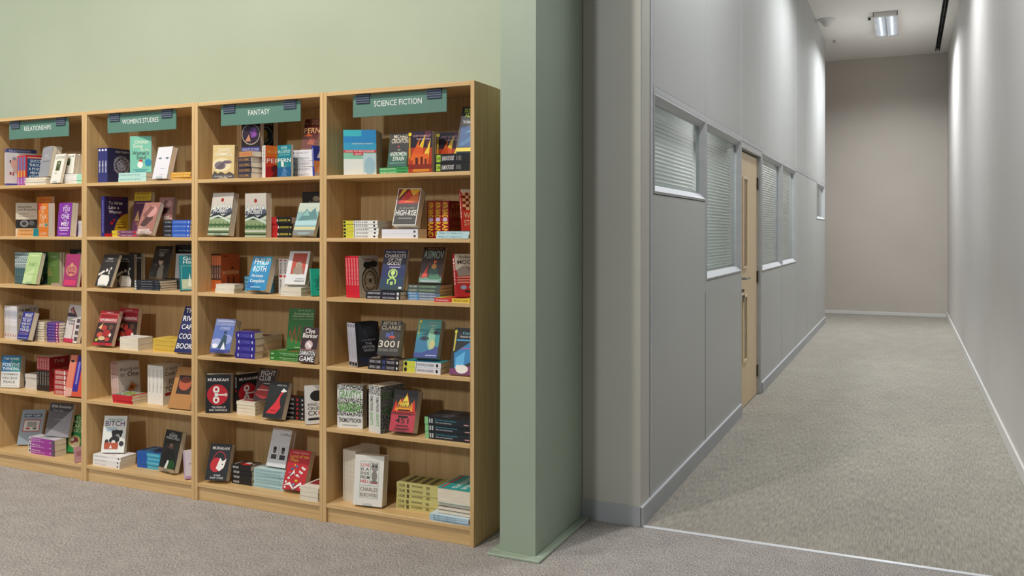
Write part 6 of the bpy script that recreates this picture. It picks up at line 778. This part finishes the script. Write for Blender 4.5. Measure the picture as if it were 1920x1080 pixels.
EASELS=[
(-2.0753, 3.3383, 0.445, 5.0, 18.0, 0.05, 0.188, 'black and red paperback with yellow flames', 'fifth shelf, science fiction bay'),
(-2.2722, 3.3629, 0.088, 7.0, 6.5, 0.05, 0.229, 'cream paperback with cat drawing and framed lettering', 'bottom shelf, science fiction bay'),
(-3.163, 3.3505, 1.338, -2.0, 10.0, 0.035, 0.22, 'green and grey mountain-landscape paperback, leaning', 'second shelf, fantasy bay'),
(-2.6274, 3.3441, 1.338, 1.0, 20.5, 0.022, 0.167, 'pale blue-green paperback with mountain, tilted far back', 'second shelf, fantasy bay'),
(-2.9181, 3.347, 1.058, 4.0, 20.5, 0.046, 0.176, 'bright blue paperback with brushed white lettering', 'third shelf, fantasy bay'),
(-3.1464, 3.3429, 0.735, 9.0, 20.5, 0.05, 0.176, 'blue paperback with cloaked figure and snow', 'fourth shelf, fantasy bay'),
(-2.8056, 3.334, 0.445, 1.0, 20.5, 0.0352, 0.177, 'dark paperback with red dress shape', 'fifth shelf, fantasy bay'),
(-3.1862, 3.3587, 0.088, 14.0, 20.5, 0.042, 0.181, 'black paperback with red crescent and white sheep', 'bottom shelf, fantasy bay'),
(-2.7219, 3.3878, 0.088, 3.0, 20.5, 0.041, 0.192, 'red paperback with scattered coloured figures', 'bottom shelf, fantasy bay'),
(-3.5515, 3.3389, 1.632, -5.0, 13.5, 0.031, 0.174, 'white paperback with a pair of eyes', "top shelf, women's studies bay"),
(-3.6586, 3.334, 1.338, -1.0, 20.5, 0.027, 0.182, 'brown-pink paperback lying well back on its easel', "second shelf, women's studies bay"),
(-3.9728, 3.3409, 1.058, -2.0, 20.5, 0.021, 0.183, 'black paperback with white vase, in front', "third shelf, women's studies bay"),
(-3.9761, 3.3417, 0.735, 7.0, 20.0, 0.028, 0.193, 'red paperback with food picture, in front', "fourth shelf, women's studies bay"),
(-3.557, 3.3913, 0.088, -9.0, 14.0, 0.03, 0.211, 'black paperback with gorilla and green leaves', "bottom shelf, women's studies bay"),
(-4.3457, 3.3425, 1.632, -10.0, 12.0, 0.014, 0.168, 'cream paperback with green window picture, in front', 'top shelf, relationships bay'),
(-4.5588, 3.3409, 1.058, -2.0, 13.0, 0.024, 0.182, 'pale green paperback leaning on an easel', 'third shelf, relationships bay'),
(-4.6092, 3.3375, 0.735, -5.0, 14.5, 0.032, 0.16, 'indigo paperback with bold white capitals', 'fourth shelf, relationships bay')]

# ---------------- room shell
YB=3.66; ZC=4.24; XL=-1.121; XR=.587; YE=15.45
def simple(name,x0,x1,y0,y1,z0,z1,m,kind=True):
    b=MB(); b.box(x0,x1,y0,y1,z0,z1,m); o=b.obj(name)
    return struct(o) if kind else o
simple('floor',-9,3,-3,3.9,-.1,0,M['carpet'])
simple('floor_corridor',-3,3,3.9,YE+.2,-.1,0,M['carpet2'])
simple('wall_back',-9,-1.577,YB,YB+.15,0,ZC,M['green'])
simple('wall_pillar',-1.577,-1.413,3.331,3.93,0,ZC,M['sage'])
b=MB(); b.box(-1.616,-1.374,3.281,3.331,0,.011,M['sage'],.002); b.box(-1.616,-1.5775,3.331,3.658,0,.011,M['sage'],.002); b.box(-1.4125,-1.374,3.331,3.9,0,.011,M['sage'],.002)
struct(b.obj('trim_1'))
b=MB(); b.box(-1.413,XL-.0,3.9,4.04,0,ZC,M['greywall'],.004); struct(b.obj('wall_return'))
b=MB(); b.box(-1.412,XL+.002,3.893,3.9,0,.088,M['skirt']); b.box(-1.412,XL+.002,3.892,3.9,.088,.092,M['alu']); struct(b.obj('baseboard_return'))
simple('wall_right',XR,XR+.15,3.9,YE+.15,0,ZC,M['rwall'])
simple('wall_end',-3,XR,YE,YE+.15,0,ZC,M['ewall'])
b=MB(); b.box(XR-.014,XR,3.9,YE,0,.088,M['white'],.003); struct(b.obj('baseboard_right'))
b=MB(); b.box(-3,XR-.014,YE-.014,YE,0,.055,M['white'],.003); struct(b.obj('baseboard_end'))
simple('wall_recess',-3.1,-3,13.7,YE,0,ZC,M['ewall'])
# ceiling with a real slot for the air diffuser
b=MB()
for q in ((-9,3,-3,3.9),(-3,.403,3.9,YE+.15),(.472,XR+.15,3.9,YE+.15),(.403,.472,15.3,YE+.15)):
    b.box(q[0],q[1],q[2],q[3],ZC,ZC+.1,M['ceil'])
struct(b.obj('ceiling'))
b=MB(); b.box(.405,.470,3.95,15.298,ZC+.05,ZC+.09,M['dark']); df=b.obj('linear_air_diffuser')
b=MB(); b.box(.405,.412,3.95,15.298,ZC+.002,ZC+.05,M['dark']); b.box(.463,.470,3.95,15.298,ZC+.002,ZC+.05,M['dark'])
b.box(.435,.440,3.95,15.298,ZC+.01,ZC+.05,M['grey'])
for k in range(18): b.box(.412,.463,4.4+k*.62,4.412+k*.62,ZC+.02,ZC+.05,M['grey'])
b.obj('blade',df); tag(df,'long black slot air diffuser in the corridor ceiling beside right wall','air vent')
# threshold strip
b=MB(); b.box(XL+.002,XR-.001,3.893,3.917,-.001,.004,M['bright'],.0015); struct(b.obj('trim_2'))
# ---------------- partition (left wall of the corridor)
J=[4.047,4.10,5.30,6.547,7.53,8.85,10.02,11.26,12.44,13.70]
WIN={1:(1.555,2),2:(1.07,2),4:(1.03,2),5:(1.03,2),8:(1.54,2)}   # module index: sill z
b=MB(); T_=.02
b.box(XL-T_,XL,4.04,4.044,0,ZC,M['panel'])
for i in range(1,9):
    y0,y1=J[i]+.003,J[i+1]-.003
    b.box(XL-T_,XL,y0,y1,2.08,ZC,M['panel'],.002)
    if i==3: continue
    z1=WIN[i][0]-.003 if i in WIN else 2.047
    b.box(XL-T_,XL,y0,y1,.092,z1,M['panel'],.002)
    # dark lining behind the panel joints
    b.box(XL-.05,XL-T_-.001,J[i],J[i+1],.0,z1,M['grey'])
for i in range(1,9): b.box(XL-.05,XL-T_-.001,J[i],J[i+1],2.06,ZC,M['grey'])
b.box(XL-.12,XL,13.70,13.78,0,ZC,M['panel'],.003)
b.box(XL-1.9,XL-1.8,4.0,13.78,0,2.75,M['panel']); b.box(XL-1.8,XL-.05,4.042,4.05,0,2.75,M['panel']); b.box(XL-1.8,XL-.12,13.70,13.78,0,ZC,M['panel'])
b.box(XL-1.9,XL-.05,4.0,13.78,2.7,2.75,M['panel'])
struct(b.obj('wall_left'))
b=MB()
b.box(XL-.018,XL-.0005,4.0445,4.0465,.09,ZC,M['dark'])
b.box(XL-.02,XL+.001,4.050,4.100,.09,ZC,M['alu'],.002)
for i in range(2,9): b.box(XL-.018,XL+(.0012 if i!=2 else -.006),J[i]-(.005 if i!=2 else .003),J[i]+(.005 if i!=2 else .003),2.08,ZC,M['bright'] if i!=2 else M['dark'])
for i in (6,7,8): b.box(XL-.018,XL+.001,J[i]-.005,J[i]+.005,.092,2.045,M['alu'])
b.box(XL-.018,XL+.0006,J[2]-.004,J[2]+.004,.092,1.0,M['dark'])
b.box(XL-.018,XL+.001,J[5]-.005,J[5]+.005,.092,1.0,M['alu'])
b.box(XL-.02,XL+.003,4.10,13.70,2.047,2.078,M['alu'],.002)
for i in (2,3,4,5): b.box(XL-.02,XL+.002,J[i]-.012,J[i]+.012,1.0 if i!=3 and i!=4 else .0,2.046,M['alu'],.002)
struct(b.obj('trim_3'))
for nm,y0,y1 in (('baseboard_left',3.893,6.535),('baseboard_left_far',7.542,13.78)):
    b=MB(); b.box(XL-.001,XL+.012,y0,y1,0,.088,M['skirt']); b.box(XL-.001,XL+.010,y0,y1,.088,.093,M['bright']); struct(b.obj(nm))
def ring(b,y0,y1,z0,z1,bw,bs,xo,xi,m,m2):
    # mitred frame: flat outer lip then a slope going in to the glass
    A=[(y0,z0),(y1,z0),(y1,z1),(y0,z1)]
    l=.012
    Bq=[(y0+l,z0+l),(y1-l,z0+l),(y1-l,z1-l),(y0+l,z1-l)]
    Cq=[(y0+bw,z0+bs),(y1-bw,z0+bs),(y1-bw,z1-bw),(y0+bw,z1-bw)]
    v=[(xo-.05,y,z) for y,z in A]+[(xo,y,z) for y,z in A]+[(xo+.003,y,z) for y,z in Bq]+[(xi,y,z) for y,z in Cq]+[(xi-.02,y,z) for y,z in Cq]
    for k in range(4):
        j=(k+1)%4
        b.add([v[k],v[j],v[4+j],v[4+k]],[(0,1,2,3)],m)
        b.add([v[4+k],v[4+j],v[8+j],v[8+k]],[(0,1,2,3)],m)
        b.add([v[8+k],v[8+j],v[12+j],v[12+k]],[(0,1,2,3)],m2 if k==0 else m)
        b.add([v[12+k],v[12+j],v[16+j],v[16+k]],[(0,1,2,3)],m)
n=0
for i,(zs,_) in WIN.items():
    n+=1; y0,y1=J[i]+.0125 if i in (2,5) or i==1 else J[i]+.013,J[i+1]-.0125
    if i==1: y0=J[i]+.001
    if i==4: y0=J[i]+.013
    root=struct(empty('window_%d'%n,(XL,(y0+y1)/2,zs)))
    def loc(o): o.location=(-XL,-(y0+y1)/2,-zs); return o
    b=MB(); ring(b,y0,y1,zs,2.047,.04,.045,XL+.003,XL-.026,M['alu'],M['bright'])
    loc(b.obj('window_frame',root))
    b=MB(); b.box(XL-.036,XL-.031,y0+.038,y1-.038,zs+.043,2.047-.038,M['glass']); loc(b.obj('glass_pane',root))
    bl=empty('venetian_blind',(XL-.062,(y0+y1)/2,zs+.05))
    which={1:'shorter window nearest the opening, half height',2:'tall window just before the wooden door',4:'first tall window beyond the wooden door',5:'second tall window beyond the wooden door',8:'small window at the far corridor end'}[i]
    tag(bl,'closed pale grey-green slatted blind inside the '+which,'window blind','venetian blinds behind the partition windows')
    hh=2.047-.03-zs-.05; hw=(y1-y0)/2-.03
    b=MB(); b.box(-.014,.014,-hw,hw,hh-.03,hh,M['blind'],.003); b.obj('headrail',bl)
    b=MB(); z=.02
    while z<hh-.035:
        # curved tilted slat
        pr=[(-.011,-.008),(-.002,.003),(.008,.012)]
        for q in range(2):
            (xa,za),(xb,zb)=pr[q],pr[q+1]
            b.add([(xa,-hw,z-za),(xb,-hw,z-zb),(xb,hw,z-zb),(xa,hw,z-za)],[(0,1,2,3)],M['blind'])
        z+=.0215
    b.obj('slats',bl)
    b=MB()
    for yy in (-hw+.12,hw-.12): b.box(.012,.0135,yy-.002,yy+.002,0,hh-.03,M['white'])
    b.box(-.01,.01,-hw,hw,-.002,.012,M['blind'],.002); b.obj('cords_and_rail',bl)
# ---------------- door
dr=struct(empty('door_1',(XL-.03,6.56,0)))
def put(b,name,par=dr,off=(XL-.03,6.56,0)):
    o=b.obj(name,par); o.location=(-off[0],-off[1],-off[2]); return o
XD=XL-.03
b=MB(); b.box(XD-.042,XD,6.575,7.50,.006,1.985,M['beech'],.002); put(b,'door_leaf')
b=MB()
for y0,y1 in ((6.551,6.572),(7.503,7.526)): b.box(XL-.1,XL+.001,y0,y1,0,2.046,M['alu'],.002)
b.box(XL-.1,XL+.001,6.572,7.503,2.000,2.046,M['alu'],.002); b.box(XL-.1,XL-.06,6.572,7.503,1.985,2.0,M['dark']); put(b,'door_frame')
for z0,z1 in ((1.10,1.775),(.375,.855)):
    b=MB(); y0,y1=6.795,6.955
    b.box(XD+.0005,XD+.011,y0-.02,y0,z0-.02,z1+.02,M['beechlight'],.003); b.box(XD+.0005,XD+.011,y1,y1+.02,z0-.02,z1+.02,M['beechlight'],.003)
    b.box(XD+.0005,XD+.011,y0,y1,z0-.02,z0,M['beechlight'],.003); b.box(XD+.0005,XD+.011,y0,y1,z1,z1+.02,M['beechlight'],.003)
    b.box(XD+.0003,XD+.0025,y0,y1,z0,z1,M['pane']); put(b,'vision_panel')
hz=1.015
b=MB(); b.tube([(XD,6.64,hz),(XD+.008,6.64,hz)],.026,M['steel'],20); b.tube([(XD+.008,6.64,hz),(XD+.045,6.64,hz),(XD+.055,6.648,hz),(XD+.058,6.665,hz),(XD+.058,6.77,hz),(XD+.05,6.782,hz)],.0095,M['steel'],12); put(b,'lever_handle')
b=MB(); b.tube([(XD,6.64,.925),(XD+.007,6.64,.925)],.024,M['steel'],20); b.tube([(XD+.006,6.64,.925),(XD+.016,6.64,.925)],.008,M['steel'],12); put(b,'lock')
for z in (1.776,.99,.20):
    b=MB(); b.tube([(XD+.012,7.496,z-.05),(XD+.012,7.496,z+.05)],.0075,M['steel'],10); b.box(XD+.0005,XD+.004,7.46,7.496,z-.048,z+.048,M['steel']); put(b,'hinge')
ke=empty('door_key',(XD+.018,6.64,.925)); tag(ke,'metal keys hanging from the lock of the wooden door','keys')
b=MB(); b.box(.0,.022,-.001,.001,-.011,.011,M['steel'],.001); b.obj('inserted_key',ke)
b=MB(); b.tube([(.014+.012*math.cos(t/8*6.2832),0,-.02+.013*math.sin(t/8*6.2832)) for t in range(9)],.0012,M['steel'],6); b.obj('key_ring',ke)
b=MB(); b.box(.004,.026,.003,.005,-.056,-.033,M['steel'],.002); b.box(.011,.019,.003,.005,-.085,-.056,M['steel']); b.obj('hanging_key',ke)
# ---------------- ceiling fittings in the corridor
tube_m=emit('fluorescent_tube','eef6ff',4)
refl=flat('e4e8ec',.18,.6,'louvre_aluminium')
def fitting(y,label):
    r=empty('ceiling_light',(-.26,y,ZC)); tag(r,label,'ceiling light')
    b=MB(); hx,hy,h=.15,.65,.062
    b.box(-hx,-hx+.014,-hy,hy,-h,0,M['white'],.003); b.box(hx-.014,hx,-hy,hy,-h,0,M['white'],.003)
    b.box(-hx,hx,-hy,-hy+.03,-h,0,M['white'],.003); b.box(-hx,hx,hy-.03,hy,-h,0,M['white'],.003)
    b.box(-hx,hx,-hy,hy,-.006,0,M['white']); b.obj('housing',r)
    b=MB()
    b.box(-.007,.007,-hy+.03,hy-.03,-h+.004,-.02,refl)
    for k in range(13):
        yy=-hy+.06+k*(2*hy-.12)/12; b.box(-hx+.014,-.007,yy-.002,yy+.002,-h+.002,-.025,refl); b.box(.007,hx-.014,yy-.002,yy+.002,-h+.002,-.025,refl)
    b.obj('louvre',r)
    for x in (-.07,.07):
        b=MB(); b.tube([(x,-hy+.04,-.018),(x,hy-.04,-.018)],.008,tube_m,10); b.obj('tube',r)
fitting(12.9,'white surface ceiling light with twin louvred tubes, far end of corridor')
sd=empty('smoke_detector',(-.985,12.38,ZC)); tag(sd,'white conical detector on the corridor ceiling near left partition','smoke detector')
b=MB(); b.rev([(.115,0),(.115,-.012),(.105,-.022)],M['white']); b.obj('base',sd)
b=MB(); b.rev([(.085,-.022),(.08,-.035),(.045,-.085),(.038,-.1),(.03,-.105)],M['white']); b.obj('cone',sd)
for loc,lab in (((-.99,13.77,ZC),'tiny dark sprinkler head on the ceiling near the left partition end'),((-.46,12.5,ZC),'tiny dark sensor on the ceiling beside the louvred light')):
    s_=empty('ceiling_sensor',loc); tag(s_,lab,'sensor')
    b=MB(); b.rev([(.03,0),(.03,-.006),(.024,-.01)],M['white']); b.obj('collar',s_)
    b=MB(); b.rev([(.014,-.01),(.014,-.03),(.022,-.034),(.02,-.038)],M['dark'] if loc[1]<13 else M['steel']); b.obj('head',s_)
# ---------------- bookcases
Y0=3.333; D_=.30; SHZ=(1.632,1.338,1.058,.735,.445,.088)
NAMES={1:'Relationships',2:"Women's Studies",3:'Fantasy',4:'Science Fiction'}
SIGN={1:'RELATIONSHIPS',2:"WOMEN'S STUDIES",3:'FANTASY',4:'SCIENCE FICTION'}
POS={1:'at the left picture edge',2:'second from the left',3:'third from the left',4:'rightmost, beside the green pillar'}
for k in (1,2,3,4):
    xr=-1.702-(4-k)*.8; xl=xr-.8
    r=empty('bookcase',(xl+.4,Y0,0)); tag(r,"tall oak bookcase %s, headed %s"%(POS[k],NAMES[k].lower()),'bookcase','oak bookcases along the green wall')
    def bx(nm,x0,x1,y0,y1,z0,z1,m,bev=.0012):
        b=MB(); b.box(x0-xl-.4,x1-xl-.4,y0-Y0,y1-Y0,z0,z1,m,bev); return b.obj(nm,r)
    bx('side_panel',xl+.0006,xl+.0200,Y0,Y0+D_,0,2.024,M['oakv']); bx('side_panel',xr-.0200,xr-.0006,Y0,Y0+D_,0,2.024,M['oakv'])
    bx('top_panel',xl+.0202,xr-.0202,Y0+.0008,Y0+D_,2.004,2.0235,M['oakh'])
    bx('back_panel',xl+.0202,xr-.0202,Y0+D_-.018,Y0+D_-.012,.0,2.003,M['oakv'],0)
    bx('plinth',xl+.0202,xr-.0202,Y0+.012,Y0+.03,0,.0695,M['oakh'])
    for z in SHZ: bx('shelf',xl+.0204,xr-.0204,Y0+.001,Y0+D_-.0185,z-.018,z,M['oakh'])
    # sign
    sx0,sx1=xr-.647,xr-.149
    sg=empty('bookcase_sign',((sx0+sx1)/2,Y0+.022,1.899)); tag(sg,'green hanging section sign reading %s'%SIGN[k],'sign','green section signs')
    hw=(sx1-sx0)/2
    b=MB(); b.box(-hw,hw,0,.005,0,.100,flat('5c8375',.5,0,'sign_green'),.0008); b.obj('sign_board',sg)
    b=MB(); v,f,ar=text_geo(SIGN[k],.0); th=.026; tw=th*ar*.86
    b.add([(-.005-tw/2+tw*u,-.0008,.044+th*w_) for u,w_ in v],f,flat('f2f4f0',.5)); b.obj('lettering',sg)
    for cx in (-hw+.057,hw-.062):
        b=MB(); cm=flat('4c5668',.25,.2,'clip')
        b.box(cx-.037,cx+.037,-.004,-.0012,.062,.103,cm)
        for q in range(4): b.box(cx-.037,cx+.037,-.006,-.003,.064+q*.011,.068+q*.011,flat('7d8798',.25,.3,'clip_rib'))
        b.box(cx-.037,cx+.037,-.004,.009,.1,.1045,cm); b.obj('clip',sg)
# ---------------- books
BT=.0006
def cover_mesh(des,w,h,d):
    cov,sp,fa,sa=DES[des]; b=MB(); cm,sm=flat(cov,.42),flat(sp,.42)
    b.box(BT,w,0,BT,0,h,cm); b.box(BT,w,d-BT,d,0,h,cm); b.box(0,BT,0,d,0,h,sm)
    art(b,fa,lambda u,v,k:(BT+u*(w-BT),-.00012*k-.0001,v*h),w/h)
    art(b,sa,lambda s,c,k:(-.00012*k-.0001,d*(1-c),h*(1-s)),1)
    return b.mesh('cover')
def page_mesh(w,h,d):
    b=MB(); b.box(BT+.0001,w-.0015,BT+.0001,d-BT-.0001,.0006,h-.0006,M['pages']); return b.mesh('pages')
R=Matrix.Rotation
FLAT=Matrix(((0,0,-1,0),(1,0,0,0),(0,-1,0,0),(0,0,0,1)))   # spine to the front, front cover up
mesh_cache={}
for des,(w,h,d),mode,grp,rows in BOOKS:
    key=(des,w,h,d)
    if key not in mesh_cache: mesh_cache[key]=(cover_mesh(des,w,h,d),page_mesh(w,h,d))
    cm,pm=mesh_cache[key]; first=None
    for lab,x,y,z,yaw,lean in rows:
        if mode==0: Mx=R(math.radians(yaw),4,'Z')@R(-math.radians(lean),4,'X'); off=Vector((0,0,0))
        else:
            if mode==1: L_=FLAT; off=Vector((h,0,d))
            elif mode==2: L_=R(math.pi,4,'Z')@FLAT; off=Vector((0,w,d))
            else: L_=R(math.pi/2,4,'Z')@FLAT; off=Vector((w,h,d))
            if mode==3:
                # spine turned to the left, foot of the pages to the front
                L_=Matrix(((1,0,0,0),(0,0,1,0),(0,-1,0,0),(0,0,0,1))); off=Vector((0,0,d))
            Mx=R(math.radians(yaw),4,'Z')@Matrix.Translation(off)@L_
        M4=Matrix.Translation((x,y,z))@Mx
        t=empty('paperback_book') if first is None else first[0].copy()
        if first is None:
            c=bpy.data.objects.new('cover',cm); COL.objects.link(c); c.parent=t
            p=bpy.data.objects.new('pages',pm); COL.objects.link(p); p.parent=t
            first=(t,c,p)
        else:
            COL.objects.link(t)
            for q in first[1:]:
                c=q.copy(); COL.objects.link(c); c.parent=t
        t.matrix_world=M4
        tag(t,lab,'book',grp)
# ---------------- clear display easels under the leaning books
for i,(x,y,z,yaw,lean,d,h,lab,place) in enumerate(EASELS):
    e=empty('book_easel',(x,y,z),math.radians(yaw))
    l=math.radians(lean); hh=h*.72; t=.002; bw=.024
    def pt(u,vv,s_=0): # u outward along book depth, vv along book height, from the front lower edge of the book
        return (u*math.cos(l)+vv*math.sin(l), d*math.sin(l)+.004-u*math.sin(l)+vv*math.cos(l))
    def bar(b,a,c,w0=bw,th=t):
        dx,dz=c[0]-a[0],c[1]-a[1]; n_=math.hypot(dx,dz); nx,nz=-dz/n_*th/2,dx/n_*th/2
        v=[]
        for s_ in (-w0,w0): v+=[(s_,a[0]+nx,a[1]+nz),(s_,c[0]+nx,c[1]+nz),(s_,c[0]-nx,c[1]-nz),(s_,a[0]-nx,a[1]-nz)]
        b.add(v,[(0,1,2,3),(7,6,5,4),(0,4,5,1),(1,5,6,2),(2,6,7,3),(3,7,4,0)],M['acrylic'])
    b=MB(); bar(b,pt(-.004,-.0016),pt(d+.003,-.0016)); bar(b,pt(-.004,-.0016),pt(-.004,.012)); b.obj('front_lip',e)
    b=MB(); bar(b,pt(d+.002,0),pt(d+.002,hh)); b.obj('back_rest',e)
    top=pt(d+.004,hh); room=max(.0,(Y0+.275-y)-top[0])
    foot=(top[0]+min(.03,max(.004,room)),.0012)
    b=MB(); bar(b,top,foot,.010); b.obj('rear_leg',e)
    tag(e,'clear acrylic easel under the '+' '.join(lab.split(',')[0].split()[:6])+', '+place.replace(' bay','').replace(' shelf,',' shelf'),'book stand','clear acrylic book easels')
bpy.context.view_layer.update()
